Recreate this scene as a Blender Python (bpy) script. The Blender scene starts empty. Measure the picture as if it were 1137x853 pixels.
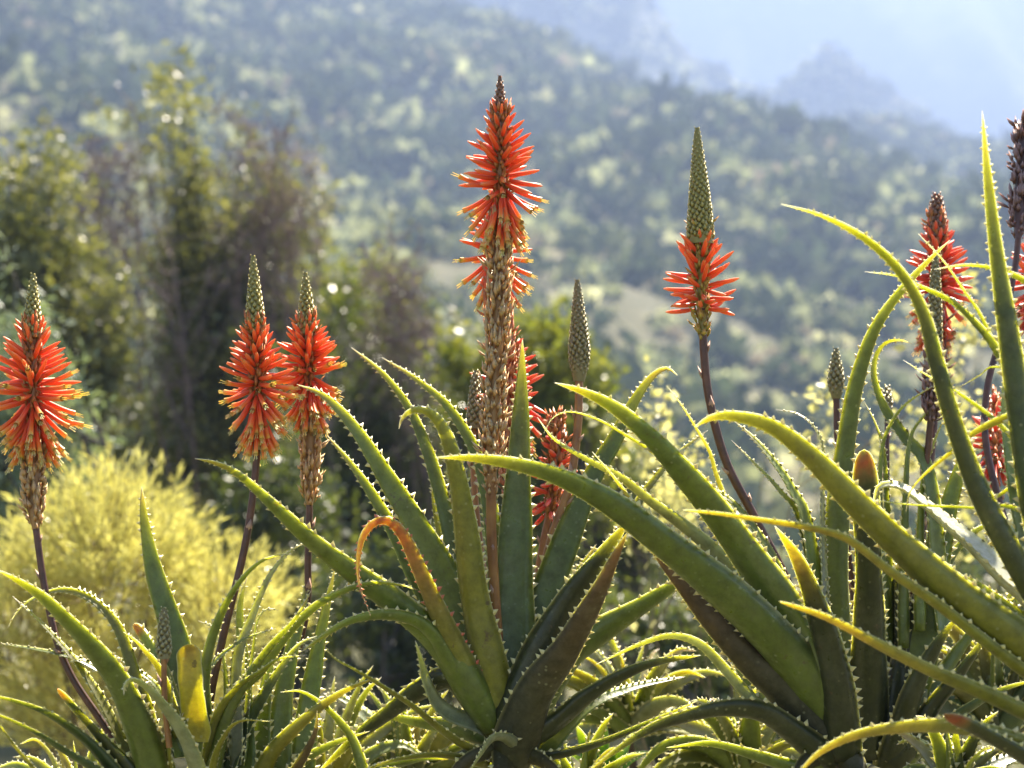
import bpy, math, random
import numpy as np
from mathutils import Vector, Matrix, Quaternion

random.seed(7)
rng = np.random.default_rng(11)
R = math.radians
sc = bpy.context.scene
col = sc.collection

# ------------------------------------------------------------------ camera
F = 2122.0                       # focal length in photo pixels (1137 wide)
CX, CY, H = 568.5, 426.5, 1.45   # picture centre, camera height
cam_d = bpy.data.cameras.new('camera')
cam = bpy.data.objects.new('camera', cam_d)
col.objects.link(cam)
cam.location = (0, 0, H)
cam.rotation_euler = (R(90), 0, 0)
cam_d.sensor_width = 36.0
cam_d.lens = 36.0 * F / 1137.0
cam_d.clip_start = 0.05
cam_d.clip_end = 6000
cam_d.dof.use_dof = True
cam_d.dof.focus_distance = 2.38
cam_d.dof.aperture_fstop = 4.9
cam_d.dof.aperture_blades = 0
sc.camera = cam

# ------------------------------------------------------------------ sky, sun, exposure
SUN_EL, SUN_AZ = 47.0, 21.0      # azimuth: degrees to the right of straight ahead
w = bpy.data.worlds.new('World')
sc.world = w
w.use_nodes = True
nt = w.node_tree
nt.nodes.clear()
out = nt.nodes.new('ShaderNodeOutputWorld')
bg = nt.nodes.new('ShaderNodeBackground')
sky = nt.nodes.new('ShaderNodeTexSky')
sky.sky_type = 'NISHITA'
sky.sun_disc = False
sky.sun_elevation = R(SUN_EL)
sky.sun_rotation = R(SUN_AZ)
sky.air_density = 1.0
sky.dust_density = 1.0
bg.inputs['Strength'].default_value = 0.05
nt.links.new(sky.outputs[0], bg.inputs['Color'])
nt.links.new(bg.outputs[0], out.inputs['Surface'])
sun_d = bpy.data.lights.new('sun', 'SUN')
sun_d.energy = 5.0
sun_d.angle = R(0.53)
sun_d.color = (1.0, 0.90, 0.74)
sun = bpy.data.objects.new('sun', sun_d)
col.objects.link(sun)
to_sun = Vector((math.sin(R(SUN_AZ)) * math.cos(R(SUN_EL)), math.cos(R(SUN_AZ)) * math.cos(R(SUN_EL)), math.sin(R(SUN_EL))))
sun.rotation_euler = to_sun.to_track_quat('Z', 'Y').to_euler()
sun.location = (5, 20, 30)

sc.view_settings.view_transform = 'Standard'
sc.view_settings.look = 'None'
sc.view_settings.gamma = 1.0
sc.view_settings.use_curve_mapping = False
sc.view_settings.exposure = 2.2
sc.render.engine = 'CYCLES'
cy = sc.cycles
cy.max_bounces = 8
cy.diffuse_bounces = 3
cy.glossy_bounces = 2
cy.transmission_bounces = 4
cy.transparent_max_bounces = 6
cy.volume_bounces = 1
cy.sample_clamp_indirect = 6.0
cy.use_denoising = True
try:
    cy.denoiser = 'OPENIMAGEDENOISE'
    cy.denoising_input_passes = 'RGB_ALBEDO_NORMAL'
except Exception:
    pass
HAZE_DENSITY = 0.00145

# ------------------------------------------------------------------ helpers
def at(px, py, Y):
    return Vector(((px - CX) * Y / F, Y, H - (py - CY) * Y / F))

def tag(o, label=None, cat=None, group=None, kind=None):
    if label: o['label'] = label
    if cat: o['category'] = cat
    if group: o['group'] = group
    if kind: o['kind'] = kind
    return o

def empty(name, loc):
    o = bpy.data.objects.new(name, None)
    o.empty_display_size = 0.05
    o.location = loc
    col.objects.link(o)
    return o

def mesh_np(name, V, quads=None, tris=None, smooth=False, uv=None, colors=None):
    """mesh from numpy arrays; uv / colors per vertex"""
    me = bpy.data.meshes.new(name)
    V = np.asarray(V, dtype=np.float32).reshape(-1, 3)
    q = np.zeros((0, 4), np.int32) if quads is None or len(quads) == 0 else np.asarray(quads, np.int32)
    t = np.zeros((0, 3), np.int32) if tris is None or len(tris) == 0 else np.asarray(tris, np.int32)
    me.vertices.add(len(V))
    me.vertices.foreach_set('co', V.ravel())
    loops = np.concatenate([q.ravel(), t.ravel()])
    me.loops.add(len(loops))
    me.loops.foreach_set('vertex_index', loops)
    nq, n3 = len(q), len(t)
    starts = np.concatenate([np.arange(nq) * 4, nq * 4 + np.arange(n3) * 3]).astype(np.int32)
    me.polygons.add(nq + n3)
    me.polygons.foreach_set('loop_start', starts)
    if smooth:
        me.polygons.foreach_set('use_smooth', np.ones(nq + n3, bool))
    if uv is not None:
        l = me.uv_layers.new(name='UVMap')
        l.data.foreach_set('uv', np.asarray(uv, np.float32)[loops].ravel())
    if colors is not None:
        a = me.color_attributes.new('tint', 'FLOAT_COLOR', 'POINT')
        c = np.ones((len(V), 4), np.float32)
        c[:, :3] = colors
        a.data.foreach_set('color', c.ravel())
    me.update(calc_edges=True)
    me.validate()
    return me

def link(name, me, mat, parent=None):
    o = bpy.data.objects.new(name, me)
    if mat is not None and len(me.materials) == 0:
        me.materials.append(mat)
    o.parent = parent
    col.objects.link(o)
    return o

class MB:
    """collects tubes and free faces for one mesh"""
    def __init__(s):
        s.V, s.Q, s.T, s.UV, s.n = [], [], [], [], 0
    def add(s, V, Q=None, T=None, UV=None):
        V = np.asarray(V, float).reshape(-1, 3)
        s.V.append(V)
        if Q is not None and len(Q): s.Q.append(np.asarray(Q, int) + s.n)
        if T is not None and len(T): s.T.append(np.asarray(T, int) + s.n)
        s.UV.append(np.zeros((len(V), 2)) if UV is None else np.asarray(UV, float))
        s.n += len(V)
    def tube(s, pts, rad, sides=6, vr=(0, 1)):
        P = np.asarray([tuple(p) for p in pts], float)
        n = len(P)
        rad = np.broadcast_to(np.asarray(rad, float), (n,))
        T = np.gradient(P, axis=0)
        T /= np.linalg.norm(T, axis=1)[:, None] + 1e-9
        ref = np.array([0, -1.0, 0.01])
        A = np.cross(T, ref); nrm = np.linalg.norm(A, axis=1)
        A[nrm < 0.05] = np.cross(T[nrm < 0.05], np.array([1.0, 0, 0]))
        A /= np.linalg.norm(A, axis=1)[:, None]
        B = np.cross(T, A)
        a = np.arange(sides) / sides * 2 * math.pi
        V = P[:, None, :] + rad[:, None, None] * (np.cos(a)[None, :, None] * A[:, None, :] + np.sin(a)[None, :, None] * B[:, None, :])
        i, j = np.meshgrid(np.arange(n - 1), np.arange(sides), indexing='ij')
        j2 = (j + 1) % sides
        Q = np.stack([i * sides + j, i * sides + j2, (i + 1) * sides + j2, (i + 1) * sides + j], -1).reshape(-1, 4)
        vv = np.linspace(vr[0], vr[1], n)
        UV = np.stack([np.tile(np.arange(sides) / sides, n), np.repeat(vv, sides)], 1)
        s.add(V.reshape(-1, 3), Q, None, UV)
    def build(s, name, mat, parent=None, smooth=True):
        me = mesh_np(name, np.concatenate(s.V), np.concatenate(s.Q) if s.Q else None, np.concatenate(s.T) if s.T else None, smooth, np.concatenate(s.UV))
        return link(name, me, mat, parent)

def catmull(P, n):
    P = np.asarray(P, float)
    ext = np.vstack([2 * P[0] - P[1], P, 2 * P[-1] - P[-2]])
    out = []
    for i in range(len(P) - 1):
        p0, p1, p2, p3 = ext[i:i + 4]
        t = np.linspace(0, 1, 24, endpoint=False)[:, None]
        out.append(0.5 * (2 * p1 + (p2 - p0) * t + (2 * p0 - 5 * p1 + 4 * p2 - p3) * t ** 2 + (3 * p1 - p0 - 3 * p2 + p3) * t ** 3))
    out.append(P[-1:])
    D = np.vstack(out)
    s = np.concatenate([[0], np.cumsum(np.linalg.norm(np.diff(D, axis=0), axis=1))])
    u = np.linspace(0, s[-1], n)
    return np.stack([np.interp(u, s, D[:, k]) for k in range(D.shape[1])], 1)

def rand_quads(C, size, aspect=0.5, up=0.0, seed=0, dirs=None, fold=0.0):
    """diamond leaf quads at centres C"""
    r = np.random.default_rng(seed)
    n = len(C)
    d = r.normal(size=(n, 3)) if dirs is None else dirs + r.normal(size=(n, 3)) * 0.45
    d[:, 2] += up
    d /= np.linalg.norm(d, axis=1)[:, None] + 1e-9
    e = np.cross(d, r.normal(size=(n, 3)))
    e /= np.linalg.norm(e, axis=1)[:, None] + 1e-9
    nn = np.cross(d, e)
    L = (np.asarray(size) * r.uniform(0.6, 1.3, n))[:, None]
    W = L * aspect * 0.5
    bend = nn * L * fold
    V = np.stack([C, C + d * L * 0.45 + e * W + bend, C + d * L, C + d * L * 0.45 - e * W + bend], 1).reshape(-1, 3)
    Q = np.arange(n * 4).reshape(-1, 4)
    return V, Q

# ------------------------------------------------------------------ materials
def new_mat(name):
    m = bpy.data.materials.new(name)
    m.use_nodes = True
    n = m.node_tree
    b = n.nodes['Principled BSDF']
    return m, n, b

def N(nt, t, **kw):
    o = nt.nodes.new(t)
    for k, v in kw.items():
        setattr(o, k, v)
    return o

def ramp(nt, fac, stops, mode='LINEAR'):
    r = N(nt, 'ShaderNodeValToRGB')
    r.color_ramp.interpolation = mode
    els = r.color_ramp.elements
    while len(els) < len(stops): els.new(0.5)
    for e, (p, c) in zip(els, stops):
        e.position = p
        e.color = (*c, 1) if len(c) == 3 else c
    nt.links.new(fac, r.inputs[0])
    return r.outputs[0]

def mixc(nt, fac, a, b, mode='MIX'):
    m = N(nt, 'ShaderNodeMix', data_type='RGBA', blend_type=mode)
    for sock, v in ((m.inputs[0], fac), (m.inputs[6], a), (m.inputs[7], b)):
        if isinstance(v, (int, float)): sock.default_value = v
        elif isinstance(v, tuple): sock.default_value = (*v, 1)
        else: nt.links.new(v, sock)
    return m.outputs[2]

def noise(nt, scale, detail=3, coord='Object', rough=0.5):
    tc = N(nt, 'ShaderNodeTexCoord')
    n = N(nt, 'ShaderNodeTexNoise')
    n.inputs['Scale'].default_value = scale
    n.inputs['Detail'].default_value = detail
    n.inputs['Roughness'].default_value = rough
    nt.links.new(tc.outputs[coord], n.inputs['Vector'])
    return n.outputs['Fac']

def uvxy(nt):
    u = N(nt, 'ShaderNodeUVMap'); u.uv_map = 'UVMap'
    s = N(nt, 'ShaderNodeSeparateXYZ')
    nt.links.new(u.outputs[0], s.inputs[0])
    return s.outputs[0], s.outputs[1]

def leaf_mat(name, stops, rough=0.33, sss=0.66, scale=0.0105, spots=1.0):
    """succulent leaf: object colour times a ramp along the leaf (1,1,1 keeps it)"""
    m, nt, b = new_mat(name)
    u, v = uvxy(nt)
    oi = N(nt, 'ShaderNodeObjectInfo')
    nz = noise(nt, 28, 4)
    add = N(nt, 'ShaderNodeMath', operation='MULTIPLY_ADD')
    nt.links.new(nz, add.inputs[0]); add.inputs[1].default_value = 0.16
    sub = N(nt, 'ShaderNodeMath', operation='SUBTRACT')
    nt.links.new(v, sub.inputs[0]); sub.inputs[1].default_value = 0.08
    nt.links.new(sub.outputs[0], add.inputs[2])
    vv = add.outputs[0]
    tip = ramp(nt, vv, [(p, c[:3]) for p, c in stops])
    fac = ramp(nt, vv, [(p, (c[3],) * 3) for p, c in stops])
    base = mixc(nt, fac, oi.outputs['Color'], tip)
    # blotches, streaks and pale flecks
    n2 = noise(nt, 60, 4, rough=0.65)
    base = mixc(nt, ramp(nt, n2, [(0.35, (0, 0, 0)), (0.75, (spots,) * 3)]), base, mixc(nt, 1.0, base, (0.50, 0.5, 0.35), 'MULTIPLY'))
    n3 = noise(nt, 9, 3)
    base = mixc(nt, ramp(nt, n3, [(0.42, (0, 0, 0)), (0.66, (0.45,) * 3)]), base, mixc(nt, 1.0, base, (1.35, 1.15, 0.6), 'MULTIPLY'))
    vo = N(nt, 'ShaderNodeTexVoronoi'); vo.inputs['Scale'].default_value = 95
    tc = N(nt, 'ShaderNodeTexCoord'); nt.links.new(tc.outputs['Object'], vo.inputs['Vector'])
    fl = ramp(nt, vo.outputs['Distance'], [(0.12, (1, 1, 1)), (0.22, (0, 0, 0))])
    gate = ramp(nt, noise(nt, 22, 2), [(0.48, (0, 0, 0)), (0.62, (0.4,) * 3)])
    base = mixc(nt, mixc(nt, 1.0, fl, gate, 'MULTIPLY'), base, (0.40, 0.40, 0.20))
    # brown scars and specks
    sc1 = ramp(nt, noise(nt, 34, 5, rough=0.7), [(0.645, (0, 0, 0)), (0.70, (0.85,) * 3)])
    base = mixc(nt, sc1, base, (0.10, 0.06, 0.03))
    # dusty waxy bloom in streaks
    wx = ramp(nt, noise(nt, 14, 6, rough=0.75), [(0.50, (0, 0, 0)), (0.75, (0.24,) * 3)])
    base = mixc(nt, wx, base, (0.28, 0.27, 0.15))
    # pale horny margin
    mg = ramp(nt, u, [(0.0, (0.75,) * 3), (0.05, (0, 0, 0)), (0.95, (0, 0, 0)), (1.0, (0.75,) * 3)])
    base = mixc(nt, mg, base, (0.42, 0.36, 0.12))
    b.inputs['Roughness'].default_value = rough
    nt.links.new(ramp(nt, n2, [(0.3, (rough - 0.08,) * 3), (0.7, (rough + 0.2,) * 3)]), b.inputs['Roughness'])
    nt.links.new(base, b.inputs['Base Color'])
    b.inputs['Subsurface Weight'].default_value = sss
    b.inputs['Subsurface Radius'].default_value = (1.0, 1.0, 0.25)
    b.inputs['Subsurface Scale'].default_value = scale
    b.inputs['Specular IOR Level'].default_value = 0.5
    bp = N(nt, 'ShaderNodeBump'); bp.inputs['Strength'].default_value = 0.45; bp.inputs['Distance'].default_value = 0.003
    nt.links.new(n2, bp.inputs['Height']); nt.links.new(bp.outputs[0], b.inputs['Normal'])
    return m

def plain(name, stops, scale=30, rough=0.6, sss=0.0, sscale=0.004, rad=(1, 0.5, 0.25), spec=0.5, bump=0.0, detail=4):
    m, nt, b = new_mat(name)
    nz = noise(nt, scale, detail)
    nt.links.new(ramp(nt, nz, stops), b.inputs['Base Color'])
    b.inputs['Roughness'].default_value = rough
    b.inputs['Specular IOR Level'].default_value = spec
    if sss:
        b.inputs['Subsurface Weight'].default_value = sss
        b.inputs['Subsurface Radius'].default_value = rad
        b.inputs['Subsurface Scale'].default_value = sscale
    if bump:
        bp = N(nt, 'ShaderNodeBump'); bp.inputs['Strength'].default_value = 0.6; bp.inputs['Distance'].default_value = bump
        nt.links.new(nz, bp.inputs['Height']); nt.links.new(bp.outputs[0], b.inputs['Normal'])
    return m

def along(name, stops, rough=0.45, sss=0.9, sscale=0.005, rad=(1, 0.45, 0.2), rnd=0.25):
    """colour runs along the piece by its UV, with a little change per object"""
    m, nt, b = new_mat(name)
    u, v = uvxy(nt)
    oi = N(nt, 'ShaderNodeObjectInfo')
    c = ramp(nt, v, stops)
    c = mixc(nt, ramp(nt, oi.outputs['Random'], [(0, (0, 0, 0)), (1, (rnd,) * 3)]), c, mixc(nt, 1.0, c, (1.2, 2.2, 1.2), 'MULTIPLY'))
    nt.links.new(c, b.inputs['Base Color'])
    b.inputs['Roughness'].default_value = rough
    b.inputs['Subsurface Weight'].default_value = sss
    b.inputs['Subsurface Radius'].default_value = rad
    b.inputs['Subsurface Scale'].default_value = sscale
    return m

def foliage(name, stops, trans=0.5, rough=0.35, tint=None, scale=3.0, spec=0.5, attr=False):
    """thin leaves: principled plus translucent"""
    m, nt, b = new_mat(name)
    if attr:
        a = N(nt, 'ShaderNodeAttribute'); a.attribute_name = 'tint'
        c = a.outputs['Color']
    else:
        g = N(nt, 'ShaderNodeNewGeometry')
        nz = noise(nt, scale, 3)
        mx = N(nt, 'ShaderNodeMath', operation='MULTIPLY_ADD')
        nt.links.new(g.outputs['Random Per Island'], mx.inputs[0]); mx.inputs[1].default_value = 0.5
        hb = N(nt, 'ShaderNodeMath', operation='MULTIPLY'); nt.links.new(nz, hb.inputs[0]); hb.inputs[1].default_value = 0.5
        nt.links.new(hb.outputs[0], mx.inputs[2])
        c = ramp(nt, mx.outputs[0], stops)
    nt.links.new(c, b.inputs['Base Color'])
    b.inputs['Roughness'].default_value = rough
    b.inputs['Specular IOR Level'].default_value = spec
    tr = N(nt, 'ShaderNodeBsdfTranslucent')
    nt.links.new(mixc(nt, 1.0, c, tint or (1.3, 1.3, 0.5), 'MULTIPLY'), tr.inputs['Color'])
    ms = N(nt, 'ShaderNodeMixShader'); ms.inputs[0].default_value = trans
    nt.links.new(b.outputs[0], ms.inputs[1]); nt.links.new(tr.outputs[0], ms.inputs[2])
    nt.links.new(ms.outputs[0], nt.nodes['Material Output'].inputs['Surface'])
    return m

KEEP = (0.1, 0.2, 0.05, 0.0)
M = {}
M['green'] = leaf_mat('aloe_leaf_green', [(0.0, KEEP), (0.80, (0.22, 0.26, 0.05, 0.0)), (0.93, (0.30, 0.25, 0.06, 0.7)), (1.0, (0.32, 0.10, 0.06, 1.0))])
M['yellow'] = leaf_mat('aloe_leaf_yellowing', [(0.0, KEEP), (0.25, (0.30, 0.32, 0.05, 0.15)), (0.65, (0.42, 0.33, 0.06, 0.5)), (0.92, (0.40, 0.25, 0.06, 0.9)), (1.0, (0.30, 0.08, 0.04, 1.0))])
M['tip'] = leaf_mat('aloe_leaf_yellow_tip', [(0.0, KEEP), (0.62, (0.30, 0.26, 0.05, 0.0)), (0.78, (0.14, 0.08, 0.03, 0.7)), (0.88, (0.55, 0.36, 0.06, 1.0)), (1.0, (0.55, 0.30, 0.06, 1.0))])
M['dry'] = leaf_mat('aloe_leaf_drying', [(0.0, (0.10, 0.06, 0.03, 0.5)), (0.12, (0.30, 0.32, 0.05, 0.1)), (0.35, (0.26, 0.20, 0.04, 0.5)), (0.55, (0.36, 0.17, 0.05, 1.0)), (0.70, (0.46, 0.07, 0.035, 1.0)), (1.0, (0.40, 0.03, 0.02, 1.0))], rough=0.5)
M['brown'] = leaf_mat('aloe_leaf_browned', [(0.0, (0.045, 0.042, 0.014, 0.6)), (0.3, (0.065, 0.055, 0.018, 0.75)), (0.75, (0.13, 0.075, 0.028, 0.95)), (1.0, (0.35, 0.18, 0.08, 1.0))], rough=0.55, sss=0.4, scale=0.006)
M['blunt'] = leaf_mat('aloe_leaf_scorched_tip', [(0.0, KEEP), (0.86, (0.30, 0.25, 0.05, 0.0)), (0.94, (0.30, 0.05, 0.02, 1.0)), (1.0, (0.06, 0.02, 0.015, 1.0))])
M['waxy'] = leaf_mat('aloe_leaf_waxy', [(0.0, KEEP), (0.85, (0.35, 0.36, 0.12, 0.2)), (1.0, (0.50, 0.42, 0.30, 1.0))], rough=0.40)
M['teeth'] = plain('leaf_teeth', [(0.3, (0.62, 0.56, 0.20)), (0.7, (0.72, 0.62, 0.34))], 40, 0.4, 0.8, 0.004, (1, 0.9, 0.5))
M['teeth_red'] = plain('leaf_teeth_red', [(0.3, (0.50, 0.10, 0.05)), (0.7, (0.60, 0.26, 0.12))], 20, 0.4, 0.8, 0.004, (1, 0.6, 0.4))
M['stalk_dark'] = plain('flower_stalk_purple', [(0.3, (0.07, 0.028, 0.014)), (0.7, (0.15, 0.06, 0.03))], 80, 0.4, 0.2, 0.003)
M['stalk_green'] = plain('flower_stalk_olive', [(0.3, (0.10, 0.07, 0.03)), (0.7, (0.17, 0.12, 0.045))], 60, 0.42, 0.3, 0.004)
M['stalk_amber'] = plain('flower_stalk_amber', [(0.3, (0.24, 0.10, 0.03)), (0.7, (0.40, 0.20, 0.06))], 60, 0.42, 0.5, 0.005)
M['bract'] = plain('dry_bract', [(0.3, (0.35, 0.18, 0.12)), (0.7, (0.55, 0.36, 0.24))], 120, 0.6)
M['bud_green'] = along('raceme_buds_green', [(0.0, (0.20, 0.15, 0.045)), (0.5, (0.28, 0.25, 0.06)), (0.9, (0.52, 0.43, 0.15)), (1.0, (0.40, 0.26, 0.12))], rnd=0.0, sss=0.6, sscale=0.003, rad=(1, 0.9, 0.3))
M['bud_olive'] = along('raceme_buds_grey_olive', [(0.0, (0.16, 0.13, 0.06)), (0.5, (0.23, 0.20, 0.085)), (0.9, (0.42, 0.37, 0.19)), (1.0, (0.34, 0.22, 0.13))], rnd=0.0, sss=0.6, sscale=0.003, rad=(1, 0.9, 0.3))
M['bud_brown'] = along('raceme_buds_brown', [(0.0, (0.10, 0.05, 0.025)), (0.5, (0.22, 0.10, 0.05)), (0.9, (0.30, 0.18, 0.10)), (1.0, (0.12, 0.08, 0.06))], rnd=0.0, sss=0.6, sscale=0.003)
M['core'] = along('flower_pedicels', [(0.0, (0.20, 0.10, 0.03)), (0.5, (0.42, 0.18, 0.04)), (1.0, (0.55, 0.16, 0.04))], rnd=0.0, sss=0.6, sscale=0.003)
M['core_green'] = along('flower_pedicels_green', [(0.0, (0.22, 0.18, 0.04)), (0.5, (0.40, 0.33, 0.06)), (1.0, (0.55, 0.28, 0.06))], rnd=0.0, sss=0.6, sscale=0.003)
M['old'] = along('withered_flower_scales', [(0.0, (0.22, 0.11, 0.04)), (0.5, (0.52, 0.30, 0.11)), (1.0, (0.70, 0.50, 0.26))], rnd=0.0, sss=0.6, sscale=0.003, rad=(1, 0.6, 0.3))
M['old_red'] = along('withered_flower_scales_red', [(0.0, (0.25, 0.06, 0.025)), (0.5, (0.50, 0.16, 0.06)), (1.0, (0.60, 0.30, 0.14))], rnd=0.0, sss=0.6, sscale=0.003)
M['old_dark'] = along('dry_seed_scales', [(0.0, (0.06, 0.03, 0.025)), (0.5, (0.18, 0.09, 0.07)), (1.0, (0.45, 0.28, 0.22))], rnd=0.0, sss=0.4, sscale=0.003)
M['floret'] = along('floret_orange', [(0.0, (0.60, 0.06, 0.015)), (0.45, (0.80, 0.10, 0.022)), (0.8, (0.86, 0.17, 0.04)), (0.93, (0.74, 0.28, 0.12)), (1.0, (0.34, 0.24, 0.12))])
M['floret_open'] = along('floret_open', [(0.0, (0.62, 0.06, 0.02)), (0.4, (0.82, 0.10, 0.022)), (0.70, (0.88, 0.22, 0.04)), (0.84, (0.90, 0.42, 0.08)), (1.0, (0.88, 0.66, 0.28))])
M['floret_red'] = along('floret_red', [(0.0, (0.50, 0.05, 0.03)), (0.5, (0.74, 0.075, 0.035)), (0.85, (0.78, 0.16, 0.08)), (1.0, (0.60, 0.34, 0.22))])
M['floret_red_open'] = along('floret_red_open', [(0.0, (0.55, 0.05, 0.03)), (0.5, (0.78, 0.09, 0.04)), (0.80, (0.84, 0.22, 0.08)), (1.0, (0.90, 0.60, 0.32))])
M['stem'] = plain('aloe_trunk', [(0.3, (0.05, 0.035, 0.022)), (0.7, (0.12, 0.085, 0.055))], 40, 0.8, bump=0.006)

# ------------------------------------------------------------------ land
def ridge_near(x):
    return np.interp(x, [-420, -130, -15, 16, 49, 69, 123, 420], [175, 150, 91, 80, 66, 59.5, 55, 45])

def ground_z(x, y):
    x = np.asarray(x, float); y = np.asarray(y, float)
    near = np.where(y < 5, 0.0, -0.085 * (y - 5))
    near = np.maximum(near, -6.0) 
    s = np.clip((y - 70) / 390.0, 0, 1)
    R_ = np.clip(ridge_near(x), 20, 165)
    hill = -6 + (R_ + 6) * s ** 1.08
    z = np.where(y < 75, near, hill)
    back = np.clip((y - 460) / 160.0, 0, 1)
    z = z - back * (R_ + 15) * 0.9
    k = np.clip((y - 60) / 120, 0, 1)
    u = x * 0.8 + y * 0.35
    z = z + k * (3.2 * np.sin(u * 0.055 + 1.0) + 2.0 * np.sin(x * 0.11 - y * 0.03) + 1.2 * np.sin(y * 0.09 + x * 0.05) + 0.8 * np.sin(x * 0.27 + 2) * np.sin(y * 0.21))
    return z

def sheet(name, xs, ys, zf, mat):
    X, Y = np.meshgrid(xs, ys)
    Z = zf(X, Y)
    V = np.stack([X, Y, Z], -1).reshape(-1, 3)
    nx, ny = len(xs), len(ys)
    i, j = np.meshgrid(np.arange(ny - 1), np.arange(nx - 1), indexing='ij')
    a = i * nx + j
    Q = np.stack([a, a + 1, a + nx + 1, a + nx], -1).reshape(-1, 4)
    o = link(name, mesh_np(name, V, Q, None, True), mat)
    return o

def land_mat(name, stops, s1, s2, bump):
    m, nt, b = new_mat(name)
    a = noise(nt, s1, 8, rough=0.65)
    c = noise(nt, s2, 4)
    base = ramp(nt, a, stops)
    base = mixc(nt, ramp(nt, c, [(0.4, (0, 0, 0)), (0.65, (0.6,) * 3)]), base, mixc(nt, 1.0, base, (1.5, 1.35, 1.1), 'MULTIPLY'))
    nt.links.new(base, b.inputs['Base Color'])
    b.inputs['Roughness'].default_value = 0.9
    b.inputs['Specular IOR Level'].default_value = 0.1
    bp = N(nt, 'ShaderNodeBump'); bp.inputs['Strength'].default_value = 1.0; bp.inputs['Distance'].default_value = bump
    nt.links.new(a, bp.inputs['Height']); nt.links.new(bp.outputs[0], b.inputs['Normal'])
    return m

xs = np.concatenate([np.linspace(-420, -60, 40, endpoint=False), np.linspace(-60, 60, 60, endpoint=False), np.linspace(60, 420, 41)])
ys = np.concatenate([np.linspace(-30, 30, 40, endpoint=False), np.linspace(30, 130, 40, endpoint=False), np.linspace(130, 640, 110)])
tag(sheet('ground', xs, ys, ground_z, land_mat('dry_slope', [(0.3, (0.08, 0.08, 0.04)), (0.5, (0.14, 0.135, 0.07)), (0.7, (0.22, 0.20, 0.12))], 0.35, 0.03, 0.4)), kind='structure')

def ridge_z(x, y):
    top = np.clip(171 - 0.52 * x, 25, 178) + 5 * np.sin(x * 0.06) + 2.5 * np.sin(x * 0.17 + 1)
    s = np.clip(1 - np.abs(y - 700) / 190.0, 0, 1)
    return -30 + (top + 30) * s ** 0.9 + 9 * np.sin(x * 0.045 + y * 0.02) * s + 5 * np.sin(x * 0.09 - y * 0.05 + 1) * s
tag(sheet('far_ridge', np.linspace(-450, 550, 150), np.linspace(560, 889, 70), ridge_z, land_mat('ridge_scrub', [(0.35, (0.05, 0.065, 0.035)), (0.5, (0.13, 0.14, 0.08)), (0.68, (0.26, 0.25, 0.17))], 0.06, 0.012, 3.0)), kind='structure')

def mount_z(x, y):
    top = 258 - 0.03 * np.abs(x - 100)
    s = np.clip((y - 895) / 290.0, 0, 1)
    g = 28 * np.sin(x * 0.026 + y * 0.012) + 17 * np.sin(x * 0.05 - y * 0.012 + 2) + 6 * np.sin(x * 0.13 + y * 0.02)
    return -25 + (top + 25) * s ** 1.1 + g * np.sin(np.pi * np.clip(s, 0, 1)) 
tag(sheet('mountain', np.linspace(-700, 800, 170), np.linspace(895, 1185, 60), mount_z, land_mat('mountain_scrub', [(0.35, (0.04, 0.05, 0.035)), (0.55, (0.12, 0.13, 0.09)), (0.7, (0.24, 0.23, 0.18))], 0.03, 0.008, 6.0)), kind='structure')

# scrub that covers the hillside: one mass
M['scrub'] = foliage('hill_scrub', None, trans=0.38, rough=0.9, attr=True, spec=0.0, tint=(1.05, 1.05, 0.8))
def hill_scrub():
    r = np.random.default_rng(5)
    n = 24000
    Y = np.sqrt(r.uniform(52 ** 2, 500 ** 2, n))
    X = r.uniform(-0.42, 0.42, n) * Y
    # patchiness: bands of thick and thin growth
    dens = 0.55 + 0.45 * np.sin(X * 0.09 + Y * 0.05) * np.sin(Y * 0.07 - X * 0.03 + 1)
    keep = r.random(n) < 0.5 + 0.5 * dens
    X, Y = X[keep], Y[keep]
    Z = ground_z(X, Y)
    m = 4200                                                              # the ridge beyond
    X2 = r.uniform(-120, 260, m); Y2 = r.uniform(575, 703, m)
    X = np.concatenate([X, X2]); Y = np.concatenate([Y, Y2]); Z = np.concatenate([Z, ridge_z(X2, Y2)])
    n = len(X)
    S = np.exp(r.normal(0.35, 0.42, n)) * np.clip(Y / 220, 0.6, 1.15)     # radius, m
    S = np.clip(S, 0.5, 3.2)
    pal = np.array([[0.055, 0.075, 0.035], [0.11, 0.13, 0.06], [0.30, 0.32, 0.17], [0.46, 0.48, 0.28], [0.56, 0.55, 0.36], [0.34, 0.28, 0.21]])
    pk = r.choice(6, n, p=[0.30, 0.12, 0.18, 0.20, 0.15, 0.05])
    S = S * np.array([1.3, 1.15, 1.0, 0.85, 0.75, 0.9])[pk]
    base = pal[pk] * r.uniform(0.75, 1.25, (n, 1))
    K = 30
    d = r.normal(size=(n, K, 3)); d /= np.linalg.norm(d, axis=2)[:, :, None]
    d[:, :, 2] = np.abs(d[:, :, 2]) * 0.9 - 0.05
    lump = 1 + 0.28 * np.sin(d[:, :, 0] * 4 + r.uniform(0, 6, (n, 1))) * np.sin(d[:, :, 1] * 4 + r.uniform(0, 6, (n, 1)))
    rad = S[:, None] * lump * r.uniform(0.62, 1.05, (n, K))
    C = np.stack([X, Y, Z], 1)[:, None, :] + d * rad[:, :, None] * np.array([1, 1, 0.85])
    C = C.reshape(-1, 3)
    size = np.repeat(S * 0.72, K)
    V, Q = rand_quads(C, size, 0.75, 0.3, 9)
    c = np.repeat(np.repeat(base, K, axis=0) * r.uniform(0.7, 1.3, (n * K, 1)), 4, axis=0)
    o = link('hillside_scrub', mesh_np('hillside_scrub', V, Q, None, False, None, c), M['scrub'])
    tag(o, 'grey green scrub covering the whole hazy hillside', 'scrub', kind='stuff')
hill_scrub()

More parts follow.
